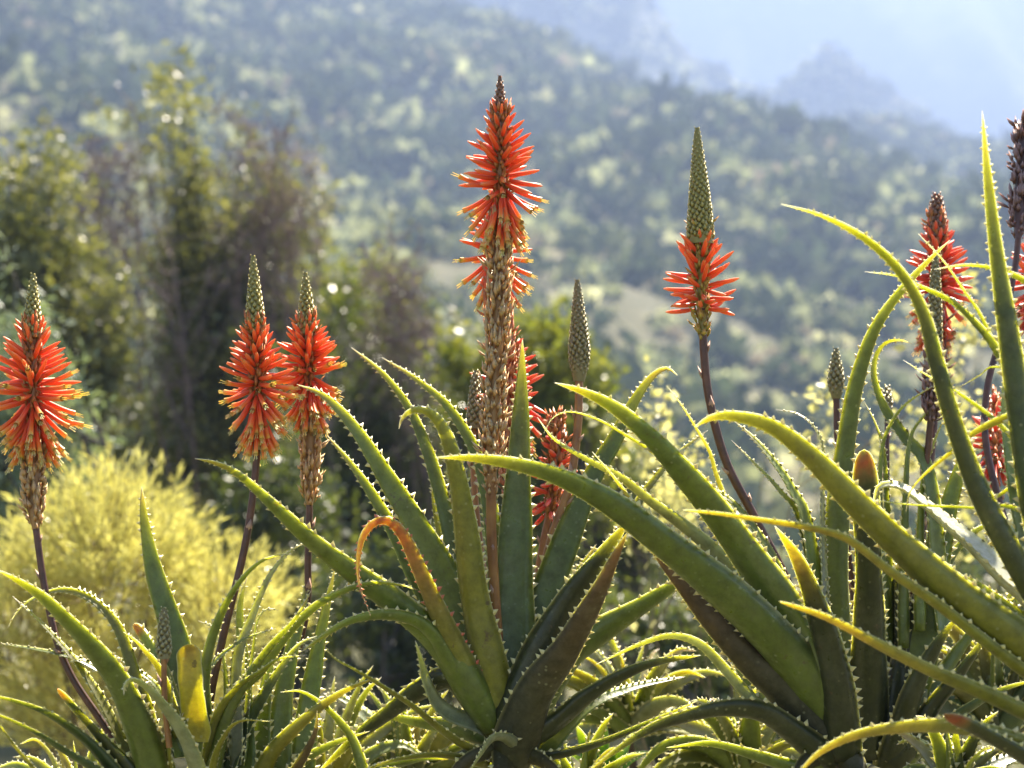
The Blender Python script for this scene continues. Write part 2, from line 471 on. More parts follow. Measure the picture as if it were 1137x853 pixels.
# ------------------------------------------------------------------ trees and shrubs of the middle ground
M['bark'] = plain('dark_bark', [(0.3, (0.035, 0.028, 0.024)), (0.7, (0.10, 0.08, 0.065))], 20, 0.85, bump=0.01)
M['twig'] = plain('bare_twig_bark', [(0.3, (0.17, 0.115, 0.115)), (0.7, (0.30, 0.21, 0.20))], 20, 0.8)
M['twig_tan'] = plain('tan_twig_bark', [(0.3, (0.14, 0.10, 0.05)), (0.7, (0.25, 0.19, 0.10))], 20, 0.8)
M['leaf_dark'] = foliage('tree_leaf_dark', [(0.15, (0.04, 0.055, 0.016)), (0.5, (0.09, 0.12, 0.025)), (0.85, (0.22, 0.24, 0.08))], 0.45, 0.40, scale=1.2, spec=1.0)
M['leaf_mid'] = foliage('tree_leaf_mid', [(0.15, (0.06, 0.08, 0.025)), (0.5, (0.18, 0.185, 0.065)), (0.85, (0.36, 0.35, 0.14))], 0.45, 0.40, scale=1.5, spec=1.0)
M['leaf_lime'] = foliage('shrub_leaf_lime', [(0.15, (0.11, 0.14, 0.025)), (0.5, (0.20, 0.22, 0.04)), (0.85, (0.32, 0.30, 0.07))], 0.5, 0.28, scale=2)
M['leaf_gold'] = foliage('golden_leaf', [(0.1, (0.34, 0.28, 0.09)), (0.5, (0.60, 0.56, 0.20)), (0.9, (0.80, 0.76, 0.42))], 0.5, 0.3, scale=9, tint=(1.15, 1.15, 0.7))
M['leaf_cream'] = foliage('cream_leaf', [(0.1, (0.42, 0.42, 0.14)), (0.5, (0.62, 0.58, 0.26)), (0.9, (0.74, 0.70, 0.42))], 0.5, 0.35, scale=6, tint=(1.1, 1.1, 0.8))
M['leaf_silver'] = foliage('silver_leaf', [(0.1, (0.16, 0.22, 0.15)), (0.5, (0.26, 0.33, 0.24)), (0.9, (0.40, 0.46, 0.36))], 0.35, 0.4, scale=3)

def tree(name, base, blobs, n_limb, leaf_n, leaf_size, leafmat, barkmat, label, cat, group=None, r0=0.05, seed=0, trunks=1, aspect=0.5, inner=0.55, up=0.2, fold=0.08, twigs=5, crown='crown', spread=1.0, tw=0.0):
    """blobs: (x,y,z,rx,ry,rz) crown masses in world metres; limbs reach into them and carry twigs and leaves"""
    r = np.random.default_rng(seed)
    base = np.array(base, float)
    root = empty(name, base)
    tag(root, label, cat, group)
    mb = MB()
    tips = []
    B = np.array(blobs, float)
    wgt = (B[:, 3] * B[:, 4] * B[:, 5]); wgt = wgt / wgt.sum()
    starts = []
    for k in range(trunks):
        off = np.array([r.normal(0, 0.12), r.normal(0, 0.12), 0]) if trunks > 1 else np.zeros(3)
        cz = B[:, 2].mean()
        top = np.array([base[0] + off[0] * 3 + (np.average(B[:, 0], weights=wgt) - base[0]) * 0.8, base[1] + off[1] * 3, base[2] + (cz - base[2]) * 0.92])
        p = [base + off * 0.4, base + (top - base) * 0.35 + r.normal(0, 0.11, 3) + off, base + (top - base) * 0.7 + r.normal(0, 0.15, 3) + off, top]
        P = catmull(p, 12)
        mb.tube(P - base, np.linspace(r0, r0 * 0.22, 12), 7)
        starts.append(P)
    for k in range(n_limb):
        b = B[r.choice(len(B), p=wgt)]
        d = r.normal(size=3); d /= np.linalg.norm(d)
        end = b[:3] + d * b[3:] * r.uniform(0.35, 0.95)
        P0 = starts[r.integers(len(starts))]
        i0 = r.integers(3, 11)
        s = P0[i0]
        mid = s + (end - s) * 0.5 + np.array([0, 0, -0.06 * np.linalg.norm(end - s)]) + r.normal(0, 0.05, 3)
        L = catmull([s, mid, end], 8)
        mb.tube(L - base, np.linspace(r0 * 0.32, r0 * 0.07, 8), 5)
        for q in range(twigs):
            a = L[r.integers(3, 8)]
            e = a + r.normal(0, 0.16, 3) * np.mean(b[3:]) * 2.0 + np.array([0, 0, 0.06])
            T = catmull([a, (a + e) / 2 + r.normal(0, 0.02, 3), e], 5)
            mb.tube(T - base, np.linspace(max(r0 * 0.08, tw), max(r0 * 0.025, tw * 0.5), 5), 4)
            tips.append(T)
    mb.build('trunk', barkmat, root)
    if leaf_n:
        T = np.array(tips)                                    # (n,5,3)
        k = r.integers(len(T), size=leaf_n)
        j = r.integers(1, 5, size=leaf_n)
        sp = leaf_size * spread
        C = T[k, j] + r.normal(0, sp, (leaf_n, 3))
        V, Q = rand_quads(C - base, leaf_size, aspect, up, seed + 1, None, fold)
        tag(link(crown, mesh_np(crown, V, Q), leafmat, root), kind='stuff')
    return root

def blob(px, py, Y, rpx, rpy, ry=None):
    c = at(px, py, Y)
    s = Y / F
    return (c.x, c.y, c.z, rpx * s, ry if ry else rpx * s, rpy * s)

def gpt(px, Y):
    x = (px - CX) * Y / F
    return (x, Y, float(ground_z(x, Y)))

tree('evergreen_tree', gpt(225, 12.0),
     [blob(205, 150, 12, 60, 70), blob(260, 230, 12, 80, 90), blob(330, 220, 12.2, 55, 60), blob(200, 300, 12, 80, 90), blob(250, 400, 12, 90, 110), blob(215, 520, 12, 90, 90)],
     100, 22000, 0.058, M['leaf_mid'], M['bark'], 'tall olive tree with sunlit sparkling leaves rising behind the golden bush', 'tree', r0=0.06, seed=21, trunks=3, twigs=7)
tree('dark_core_tree', gpt(235, 12.8), [blob(225, 300, 12.8, 45, 70), blob(250, 400, 12.8, 60, 80), blob(215, 500, 12.8, 70, 90), blob(270, 270, 12.8, 40, 40)],  # added dark foliage imitates the deep shade inside the tall tree
     70, 15000, 0.055, M['leaf_dark'], M['bark'], 'added dark leaved tree standing in for the shaded core and trunks of the tall olive tree', 'tree', r0=0.10, seed=29, trunks=4, twigs=6)
tree('leafy_tree', gpt(60, 10.5),
     [blob(40, 230, 10.5, 75, 80), blob(100, 320, 10.5, 80, 80), blob(20, 360, 10.5, 70, 90), blob(110, 440, 10.5, 80, 80)],
     70, 24000, 0.05, M['leaf_mid'], M['bark'], 'bushy olive green tree with brighter leaves beside the tall olive tree', 'tree', r0=0.05, seed=22, trunks=3, twigs=7)
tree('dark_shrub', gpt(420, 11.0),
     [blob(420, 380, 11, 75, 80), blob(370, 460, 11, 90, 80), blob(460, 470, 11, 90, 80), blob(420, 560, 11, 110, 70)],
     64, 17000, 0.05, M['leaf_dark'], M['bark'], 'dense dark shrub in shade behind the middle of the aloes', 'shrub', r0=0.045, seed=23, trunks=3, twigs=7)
tree('lime_shrub', gpt(590, 9.5),
     [blob(590, 390, 9.5, 62, 45), blob(520, 400, 9.5, 55, 50), blob(640, 440, 9.5, 45, 55), blob(570, 470, 9.5, 70, 50)],
     54, 12000, 0.046, M['leaf_lime'], M['bark'], 'bright yellow green shrub with round leaves behind the tallest flower spike', 'shrub', r0=0.035, seed=24, trunks=3, aspect=0.6, twigs=6)
tree('dark_shrub', gpt(620, 10.5),
     [blob(600, 540, 10.5, 90, 80), blob(680, 560, 10.5, 70, 60)],
     50, 16000, 0.045, M['leaf_dark'], M['bark'], 'low black green shrub filling the shade under the lime shrub', 'shrub', r0=0.035, seed=25, trunks=3, twigs=6)
tree('yellow_shrub', gpt(345, 13.5),
     [blob(350, 340, 13.5, 60, 40), blob(410, 330, 13.5, 40, 40), blob(360, 400, 13.5, 70, 50)],
     44, 9000, 0.055, M['leaf_lime'], M['bark'], 'pale yellow leafy shrub behind the pair of flower spikes', 'shrub', r0=0.035, seed=26, trunks=2, twigs=6)
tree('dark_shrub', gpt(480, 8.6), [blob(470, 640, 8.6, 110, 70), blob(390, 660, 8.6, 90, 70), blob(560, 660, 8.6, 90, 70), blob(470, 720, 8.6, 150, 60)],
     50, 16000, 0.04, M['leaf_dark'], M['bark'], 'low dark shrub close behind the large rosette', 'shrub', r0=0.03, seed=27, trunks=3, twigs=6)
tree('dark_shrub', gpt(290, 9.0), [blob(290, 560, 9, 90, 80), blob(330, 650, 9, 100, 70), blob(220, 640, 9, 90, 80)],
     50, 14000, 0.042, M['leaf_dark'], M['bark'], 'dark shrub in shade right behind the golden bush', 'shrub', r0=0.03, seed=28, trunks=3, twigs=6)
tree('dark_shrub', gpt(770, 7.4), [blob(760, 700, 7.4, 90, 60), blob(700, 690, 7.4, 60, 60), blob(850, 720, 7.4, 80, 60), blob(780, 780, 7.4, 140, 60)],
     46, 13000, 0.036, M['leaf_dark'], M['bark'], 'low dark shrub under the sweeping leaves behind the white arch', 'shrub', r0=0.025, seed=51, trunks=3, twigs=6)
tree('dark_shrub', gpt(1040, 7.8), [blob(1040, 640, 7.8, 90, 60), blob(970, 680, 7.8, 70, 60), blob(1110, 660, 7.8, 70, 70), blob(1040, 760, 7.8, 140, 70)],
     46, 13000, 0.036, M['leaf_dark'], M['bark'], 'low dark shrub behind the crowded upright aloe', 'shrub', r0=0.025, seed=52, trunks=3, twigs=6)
for i, (px, Y, bl, lab) in enumerate([
        (130, 11.4, [(125, 165, 45, 60), (85, 215, 45, 60), (160, 190, 30, 60)], 'leafless mauve brown shrub standing in front of the two tall trees'),
        (320, 11.5, [(295, 165, 40, 55), (335, 205, 40, 50), (260, 150, 30, 50)], 'leafless reddish shrub whose twigs stick out of the dark tree crown'),
        (435, 10.6, [(430, 295, 45, 40), (455, 330, 50, 40)], 'leafless brown shrub beside the lime shrub')]):
    tree('bare_shrub', gpt(px, Y), [blob(a, b, Y, c, d) for a, b, c, d in bl], 46, 500, 0.035, M['leaf_mid'], M['twig'], lab, 'shrub', r0=0.014, seed=31 + i, trunks=5, twigs=13, tw=0.0035)

# silver-leaved shrub at the left edge
tree('silver_shrub', gpt(8, 7.0), [blob(5, 300, 7, 40, 50), blob(15, 390, 7, 45, 55), blob(45, 430, 7, 45, 55), blob(10, 490, 7, 50, 55), blob(85, 440, 7, 25, 30)],
     46, 9000, 0.05, M['leaf_silver'], M['bark'], 'silvery blue green shrub with narrow leaves behind the left flower spike', 'shrub', r0=0.03, seed=41, trunks=3, aspect=0.2, twigs=7)

# small pale shrubs right behind the aloes
tree('pale_shrub', gpt(735, 4.4), [blob(710, 490, 4.4, 38, 30, 0.10), blob(770, 510, 4.4, 34, 24, 0.10), blob(670, 495, 4.4, 20, 22, 0.06), blob(740, 540, 4.4, 40, 20, 0.10)],
     18, 520, 0.027, M['leaf_cream'], M['twig_tan'], 'small pale cream leaved shrub beside the stalk with the green cone', 'shrub', r0=0.005, seed=42, trunks=2, aspect=0.75, twigs=2, crown='foliage', spread=0.7)
tree('pale_shrub', gpt(1040, 4.4), [blob(1085, 365, 4.4, 30, 45, 0.10), blob(1060, 430, 4.4, 36, 26, 0.1), blob(895, 470, 4.4, 28, 26, 0.10), blob(960, 500, 4.4, 40, 24, 0.10)],
     22, 720, 0.027, M['leaf_cream'], M['twig_tan'], 'taller pale cream leaved shrub behind the crowded upright aloe leaves', 'shrub', r0=0.005, seed=43, trunks=3, aspect=0.75, twigs=2, crown='foliage', spread=0.7)

# golden fine-leaved bush
def golden_bush():
    Y = 4.7
    base = Vector(gpt(110, Y))
    root = tag(empty('golden_bush', base), 'golden yellow fine leaved bush glowing in sunlight behind the left aloes', 'bush')
    r = np.random.default_rng(3)
    mb = MB()
    s = Y / F
    lobes = [(120, 640, 140, 150), (250, 690, 100, 115), (20, 700, 110, 130), (130, 800, 210, 130)]
    tips, dirs = [], []
    wl = np.array([a[2] * a[3] for a in lobes], float); wl /= wl.sum()
    for k in range(900):
        cx, cyy, rx, rz = lobes[r.choice(4, p=wl)]
        d = r.normal(size=3); d /= np.linalg.norm(d); d[2] = abs(d[2]) * 1.0 - 0.12
        c = np.array(at(cx, cyy, Y))
        e = c + d * np.array([rx * s, 0.34, rz * s]) * r.uniform(0.72, 1.04)
        a = c + (e - c) * r.uniform(0.2, 0.5) - np.array([0, 0, 0.05])
        T = catmull([a, (a + e) / 2 + r.normal(0, 0.015, 3), e + np.array([0, 0, 0.02])], 6)
        if k % 3 == 0: mb.tube(T - np.array(base), np.linspace(0.0022, 0.0008, 6), 4)
        tips.append(T); dirs.append(e - a)
    for k in range(26):
        cx, cyy, rx, rz = lobes[r.choice(4, p=wl)]
        e = np.array(at(cx + r.uniform(-.5, .5) * rx, cyy, Y)) + np.array([0, r.uniform(-.2, .2), 0])
        b0 = np.array(base) + np.array([r.normal(0, .05), r.normal(0, .05), 0])
        mb.tube(catmull([b0, (b0 + e) / 2 + r.normal(0, .04, 3), e], 8) - np.array(base), np.linspace(0.012, 0.003, 8), 5)
    mb.build('stem', M['twig_tan'], root)
    T = np.array(tips); D = np.array(dirs); D /= np.linalg.norm(D, axis=1)[:, None]
    n = 38000
    k = r.integers(len(T), size=n); u = r.uniform(0.25, 1.0, n) * 4.999
    j = u.astype(int); f = (u - j)[:, None]
    C = T[k, j] * (1 - f) + T[k, np.minimum(j + 1, 5)] * f + r.normal(0, 0.007, (n, 3))
    V, Q = rand_quads(C - np.array(base), 0.033, 0.13, 0.1, 8, D[k] * 1.1)
    tag(link('foliage', mesh_np('foliage', V, Q), M['leaf_gold'], root), kind='stuff')
golden_bush()

# ------------------------------------------------------------------ aloes
def section(nu=5, nl=7):
    up = np.linspace(-1, 1, nu)
    lo = np.linspace(1, -1, nl)[1:-1]
    return up, lo
UPS, LOS = section()

def make_leaf(root, pts, wpx, Yb, dY, roll=35, face='b', mat='green', color=(0.09, 0.14, 0.035), blunt=0.0, teeth=True, bow=0.0, seed=0, label=None, thick=0.24, taper=0.72):
    """pts: base -> tip in photo pixels; Yb depth at base, dY change of depth to the tip; roll 0 = broad side to the lens"""
    r = np.random.default_rng(seed)
    n = 38
    t = 1 - (1 - np.linspace(0, 1, n)) ** 1.35
    pd = catmull(pts, 200); td = np.linspace(0, 1, 200)
    p = np.stack([np.interp(t, td, pd[:, 0]), np.interp(t, td, pd[:, 1])], 1)
    Y = Yb + dY * t ** 1.15 + bow * np.sin(np.pi * t)
    s = Y / F
    P = np.stack([(p[:, 0] - CX) * s, Y, H - (p[:, 1] - CY) * s], 1)
    # small natural wander
    ph = r.uniform(0, 6.28, 3)
    P[:, 1] += 0.004 * np.sin(t * 7 + ph[0])
    T = np.gradient(P, axis=0); T /= np.linalg.norm(T, axis=1)[:, None]
    T2 = T[:, [0, 2]].copy(); T2 /= np.linalg.norm(T2, axis=1)[:, None] + 1e-9
    left = pts[-1][0] < pts[0][0]
    mid = p[n // 2]
    if abs(mid[0] - pts[0][0]) > 12: left = mid[0] < pts[0][0]
    S = np.stack([T2[:, 1], 0 * t, -T2[:, 0]], 1) if left else np.stack([-T2[:, 1], 0 * t, T2[:, 0]], 1)
    V_ = np.array([0, -1.0, 0]) * (1 if face == 'a' else -1)
    rr = R(roll) + 0.10 * np.sin(t * 3 + ph[1])
    Nn = np.sin(rr)[:, None] * S + np.cos(rr)[:, None] * V_
    Nn -= (Nn * T).sum(1)[:, None] * T
    Nn /= np.linalg.norm(Nn, axis=1)[:, None]
    B = np.cross(T, Nn)
    wb = 1.10 * wpx / (0.6 ** taper) * Yb / F                          # wpx = width at 40 % of the length
    prof = np.maximum((1 - t) ** taper, 0.0)
    if blunt: prof = np.maximum(prof, blunt * np.sqrt(np.clip(1 - np.clip(1 - (1 - t) / 0.13, 0, 1) ** 2, 0, 1)))
    prof = prof * (1 + 0.03 * np.sin(t * 23 + ph[2])) * np.clip(0.80 + t * 2, 0, 1)
    W = np.maximum(wb * prof, 0.0006)
    c = W * 0.11
    th = W * (thick * (1.15 - 0.5 * t)) 
    nu, nl = len(UPS), len(LOS)
    ring = nu + nl
    Vv = np.zeros((n, ring, 3)); UV = np.zeros((n, ring, 2))
    for k, u in enumerate(UPS):
        h = -c * (1 - u * u)
        Vv[:, k] = P + B * (W * 0.5 * u)[:, None] + Nn * h[:, None]
        UV[:, k] = np.stack([np.full(n, (u + 1) / 2), t], 1)
    for k, u in enumerate(LOS):
        h = -(c + th) * (1 - u * u) ** 0.75
        Vv[:, nu + k] = P + B * (W * 0.5 * u)[:, None] + Nn * h[:, None]
        UV[:, nu + k] = np.stack([np.full(n, (u + 1) / 2), t], 1)
    i, j = np.meshgrid(np.arange(n - 1), np.arange(ring), indexing='ij')
    j2 = (j + 1) % ring
    Q = np.stack([i * ring + j, i * ring + j2, (i + 1) * ring + j2, (i + 1) * ring + j], -1).reshape(-1, 4)
    o0 = np.array(root.location)
    VV = Vv.reshape(-1, 3)
    VV = np.vstack([VV, P[0], P[-1] + T[-1] * W[-1]])
    UVv = np.vstack([UV.reshape(-1, 2), [[0.5, 0], [0.5, 1]]])
    jj = np.arange(ring)
    Tr = np.vstack([np.stack([np.full(ring, n * ring), (jj + 1) % ring, jj], 1),
                    np.stack([np.full(ring, n * ring + 1), (n - 1) * ring + jj, (n - 1) * ring + (jj + 1) % ring], 1)])
    lf = link('leaf', mesh_np('leaf', VV - o0, Q, Tr, True, UVv), M[mat], root)
    thin = 0.70 + 0.30 * min(1.0, wpx / 24.0) if mat == 'green' else 1.0
    lf.color = (*[float(x) for x in np.clip(np.array(color) * thin * r.uniform(0.86, 1.14), 0, 1)], 1)
    if label: lf['label'] = label
    if teeth:
        seg = np.concatenate([[0], np.cumsum(np.linalg.norm(np.diff(P, axis=0), axis=1))])
        mb = MB()
        for sgn in (-1, 1):
            d = r.uniform(0.004, 0.012)
            while d < seg[-1] * 0.975:
                f = d / seg[-1]
                ip = [np.array([np.interp(d, seg, A[:, k]) for k in range(3)]) for A in (P, T, B, Nn)]
                wl = np.interp(d, seg, W)
                sz = min(0.0058, 0.0024 + wl * 0.12) * r.choice([0.45, 0.8, 1.0, 1.15, 1.35])
                q = ip[0] + ip[2] * sgn * wl * 0.485
                outd = ip[2] * sgn * 0.9 + ip[1] * r.uniform(0.15, 0.7) + ip[3] * r.uniform(-0.1, 0.35)
                outd /= np.linalg.norm(outd)
                bw, bt = sz * 0.62, max(sz * 0.30, 0.0008)
                apex = q + outd * sz
                mb.add([q - ip[1] * bw, q + ip[3] * bt, q + ip[1] * bw * 0.8, q - ip[3] * bt, apex], None, [[0, 1, 4], [1, 2, 4], [2, 3, 4], [3, 0, 4]])
                d += min(0.0058, 0.0024 + wl * 0.12) * r.uniform(1.5, 2.7) + 0.0012
        tag(mb_build_rel(mb, 'teeth', M['teeth_red' if mat == 'dry' else 'teeth'], lf, o0), kind='stuff')
    return lf

def mb_build_rel(mb, name, mat, parent, o0, smooth=False):
    mb.V = [v - o0 for v in mb.V]
    return mb.build(name, mat, parent, smooth)

# ---- floret meshes, shared
def floret_mesh(name, mat, kind):
    mb = MB()
    n = 7
    t = np.linspace(0, 1, n)
    sag = {'bud': 0.03, 'mid': 0.05, 'open': 0.08}[kind]
    P = np.stack([sag * np.sin(t * 2.2), 0 * t, t * (0.93 if kind != 'open' else 0.86)], 1)
    rad = {'bud': [0.035, 0.075, 0.088, 0.086, 0.078, 0.06, 0.015],
           'mid': [0.030, 0.065, 0.080, 0.080, 0.076, 0.066, 0.022],
           'open': [0.028, 0.062, 0.076, 0.078, 0.076, 0.080, 0.098]}[kind]
    mb.tube(P, rad, 6, (0.0, 0.95 if kind != 'open' else 0.86))
    if kind == 'open':
        for k in range(4):
            a = k * 1.6 + 0.4
            q = np.array([P[-1] - [0, 0, 0.05] + [0.03 * math.cos(a), 0.03 * math.sin(a), 0], P[-1] + [0.05 * math.cos(a), 0.05 * math.sin(a), 0.10], P[-1] + [0.06 * math.cos(a), 0.07 * math.sin(a), 0.13 + 0.02 * k]])
            mb.tube(q, [0.012, 0.010, 0.016], 3, (0.9, 1.0))
    me = mesh_np(name, np.concatenate(mb.V), np.concatenate(mb.Q), None, True, np.concatenate(mb.UV))
    me.materials.append(M[mat])
    return me
FL = {'o': [floret_mesh('floret_bud', 'floret', 'bud'), floret_mesh('floret_mid', 'floret', 'mid'), floret_mesh('floret_open', 'floret_open', 'open')],
      'r': [floret_mesh('floret_red_bud', 'floret_red', 'bud'), floret_mesh('floret_red_mid', 'floret_red', 'mid'), floret_mesh('floret_red_open', 'floret_red_open', 'open')]}

def frame_at(axis, d_from_tip):
    """axis: dense polyline tip -> base; returns point, upward tangent"""
    seg = np.concatenate([[0], np.cumsum(np.linalg.norm(np.diff(axis, axis=0), axis=1))])
    d = min(max(d_from_tip, 0), seg[-1])
    p = np.array([np.interp(d, seg, axis[:, k]) for k in range(3)])
    q0 = np.array([np.interp(min(d + 0.01, seg[-1]), seg, axis[:, k]) for k in range(3)])
    q1 = np.array([np.interp(max(d - 0.01, 0), seg, axis[:, k]) for k in range(3)])
    u = q1 - q0
    return p, u / np.linalg.norm(u)

def scales(mb, axis, d0, d1, rad, bud_len, bud_w, lean, r, n=None, lift=0.0, wild=0.0, relief=0.62):
    """spiral of small pointed buds around the axis between distances d0..d1 from the tip; rad(f) gives the radius"""
    L = d1 - d0
    if n is None:
        area = sum(2 * math.pi * max(rad((k + .5) / 20), 0.001) * L / 20 for k in range(20))
        n = int(area / (bud_w * bud_w * 0.95))
    # place by equal area
    cum = np.cumsum([max(rad((k + .5) / 60), 0.0008) for k in range(60)]); cum = cum / cum[-1]
    for i in range(n):
        f = float(np.interp((i + 0.5) / n, np.concatenate([[0], cum]), np.linspace(0, 1, 61)))
        if wild and r.random() < 0.16: continue
        p, up = frame_at(axis, d0 + (f + wild * r.normal(0, 0.012)) * L)
        a = i * 2.399963 + r.normal(0, 0.05 + 0.25 * wild)
        side = np.cross(up, [0, 1.0, 0.02]); side /= np.linalg.norm(side)
        bk = np.cross(up, side)
        o = math.cos(a) * side + math.sin(a) * bk
        rd = max(rad(f), 0.0008)
        k = np.clip(rd / max(rad(0.75), 0.001), 0.34, 1.0)
        c = p + o * rd * (0.80 + lift)
        ln = lean(f) if callable(lean) else lean
        d = up * math.cos(ln) + o * math.sin(ln)
        sdv = np.cross(d, o); sdv /= np.linalg.norm(sdv)
        nn = np.cross(sdv, d)
        bl, bw = bud_len * k * r.uniform(0.9 - 0.45 * wild, 1.1 + 0.3 * wild), bud_w * k * r.uniform(1 - .4 * wild, 1 + .1 * wild)
        if wild and r.random() < 0.12:
            d = d + o * 0.9; d /= np.linalg.norm(d)
        if np.dot(nn, o) < 0: nn = -nn
        V = [c, c + d * bl * .45 + sdv * bw * .55, c + d * bl * .5 + nn * bw * relief, c + d * bl * .45 - sdv * bw * .55, c + d * bl + nn * bw * 0.12]
        mb.add(V, None, [[0, 1, 2], [0, 2, 3], [1, 4, 2], [2, 4, 3], [0, 3, 1], [1, 3, 4]], [[.5, 0], [0, .5], [.5, .65], [1, .5], [.5, 1]])

def flower_spike(root, pts, Y, cone, fl, old, r_stalk, mats=('bud_green', 'floret', 'old', 'stalk_dark'), fcol='o', cone_r=10, reach=45, droop=-65, nf=140, top_angle=72, seed=0, label=None, dY=0.0, old_r=12, tipr=0.35, open_from=0.58, cone_base=None, bracts=5, mid_angle=16, core='core'):
    """pts: tip -> stalk foot in pixels; cone / fl / old: (start, end) pixel distances from the tip along the axis"""
    r = np.random.default_rng(seed)
    s = Y / F
    n = 60
    p = catmull(pts, n)
    t = np.linspace(0, 1, n)
    Yv = Y + dY * t
    axis = np.stack([(p[:, 0] - CX) * Yv / F, Yv, H - (p[:, 1] - CY) * Yv / F], 1)
    o0 = np.array(root.location)
    seg = np.concatenate([[0], np.cumsum(np.linalg.norm(np.diff(axis, axis=0), axis=1))])
    rs = r_stalk * s
    radii = np.clip(seg / (40 * s), 0.25, 1) * rs * (0.8 + 0.2 * t)
    mb = MB()
    mb.tube(axis, radii, 8)
    sp = mb_build_rel(mb, 'flower_spike', M[mats[3]], root, o0, True)
    if label: sp['label'] = label
    if bracts:
        end = max([e for z in (cone, fl, old) if z for e in z]) * s
        bb = MB()
        for k in range(bracts):
            d = end + (seg[-1] - end) * (0.02 + 0.6 * (k + r.uniform(0, .6)) / bracts)
            q, up = frame_at(axis, d)
            a = k * 2.4 + r.uniform(0, 1)
            o = np.array([math.cos(a), math.sin(a) * 0.7, 0])
            sd = np.cross(up, o)
            L_, w_ = 0.016 * r.uniform(.7, 1.2), 0.006
            q = q + o * rs * 0.8
            bb.add([q - up * .002, q + up * L_ * .35 + sd * w_, q + up * L_ * .4 + o * .0045, q + up * L_ * .35 - sd * w_, q + up * L_ + o * .0055],
                   None, [[0, 1, 2], [0, 2, 3], [1, 4, 2], [2, 4, 3], [0, 3, 1], [1, 3, 4]])
        tag(mb_build_rel(bb, 'bracts', M['bract'], sp, o0), kind='stuff')
    if cone:
        d0, d1 = cone[0] * s, cone[1] * s
        cr = cone_r * s
        cb = cone_base
        def rad(f):
            v = tipr * 0.6 + (1 - tipr * 0.6) * f ** (0.8 if tipr < 0.4 else 0.55)
            if cb: v *= 1.0 if f < cb else 1 - 0.55 * ((f - cb) / (1 - cb)) ** 1.6
            return cr * v
        cm = MB()
        dd = np.linspace(0, d1 * 1.02, 14)
        cm.tube([frame_at(axis, x)[0] for x in dd], [rad(min(x / d1, 1)) * 0.86 for x in dd], 10, (0.35, 0.5))
        scales(cm, axis, d0, d1, rad, 9.0 * s, 5.8 * s, lambda f: 0.06 + 0.10 * f, r, relief=0.40)
        tag(mb_build_rel(cm, 'bud_cone', M[mats[0]], sp, o0), kind='stuff')
    if old:
        om = MB()
        d0, d1 = old[0] * s, old[1] * s
        rad2 = lambda f: old_r * s * (1.0 - 0.12 * f) * (1 if f < 0.85 else 1 - 0.5 * (f - 0.85) / 0.15)
        dd = np.linspace(d0, d1, 10)
        om.tube([frame_at(axis, x)[0] for x in dd], [rad2((x - d0) / (d1 - d0)) * 0.62 for x in dd], 8, (0.1, 0.3))
        scales(om, axis, d0, d1, rad2, 17 * s, 6.0 * s, lambda f: 0.20 + r.uniform(-.12, .2), r, lift=-0.05, wild=1.0)
        tag(mb_build_rel(om, 'withered_flowers', M[mats[2]], sp, o0), kind='stuff')
    if fl:
        d0, d1 = (fl[0] - 12) * s, fl[1] * s
        cm = MB()
        rad3 = lambda f: 8.5 * s * (1 - 0.35 * f)
        dd = np.linspace(d0 + 6 * s, d1, 8)
        cm.tube([frame_at(axis, x)[0] for x in dd], [rad3(k / 7) * 0.8 for k in range(8)], 8, (0.1, 0.4))
        scales(cm, axis, d0 + 6 * s, d1, rad3, 15 * s, 5.5 * s, 0.30, r, wild=0.5)
        tag(mb_build_rel(cm, 'pedicels', M[core], sp, o0), kind='stuff')
        for i in range(nf):
            f = (i + 0.5) / nf
            f = f ** 0.66
            q, up = frame_at(axis, d0 + f * (d1 - d0))
            a = i * 2.399963 + r.normal(0, 0.12)
            side = np.cross(up, [0, 1.0, 0.02]); side /= np.linalg.norm(side)
            bk = np.cross(up, side)
            o = math.cos(a) * side + math.sin(a) * bk
            if f < 0.52: e = top_angle + (mid_angle - top_angle) * (f / 0.52)
            else:
                g = min(1.0, (f - 0.52) / 0.34)
                e = mid_angle + (droop - mid_angle) * g * g * (3 - 2 * g)
            e = R(e + r.normal(0, 7 if f < 0.5 else 13))
            if r.random() < 0.05: continue
            d = o * math.cos(e) + up * math.sin(e)
            Lp = reach * (0.24 + 0.76 * min(1, f / 0.6) ** 0.9) * r.uniform(0.88, 1.1) * s * (0.86 if f > 0.8 else 1)
            me = FL[fcol][0 if f < 0.45 else (1 if f < open_from else 2)]
            ob = bpy.data.objects.new('floret', me)
            ob.parent = sp
            z = Vector(d)
            x = Vector(-o * 0.0 + np.array([0, 0, -1.0]))
            x = (x - z * x.dot(z)); x = x.normalized() if x.length > 1e-3 else Vector(o)
            y = z.cross(x)
            rot = Matrix((x, y, z)).transposed().to_4x4()
            thick = 32 * s * (0.70 + 0.3 * min(1, f / 0.4))
            g0 = 0.0 if f < 0.52 else min(1.0, (f - 0.52) / 0.34)
            ob.matrix_local = Matrix.Translation(Vector(q + o * (rs * 0.6 + g0 * 5 * s) - o0)) @ rot @ Matrix.Diagonal((thick, thick, Lp, 1))
            col.objects.link(ob)
    return sp

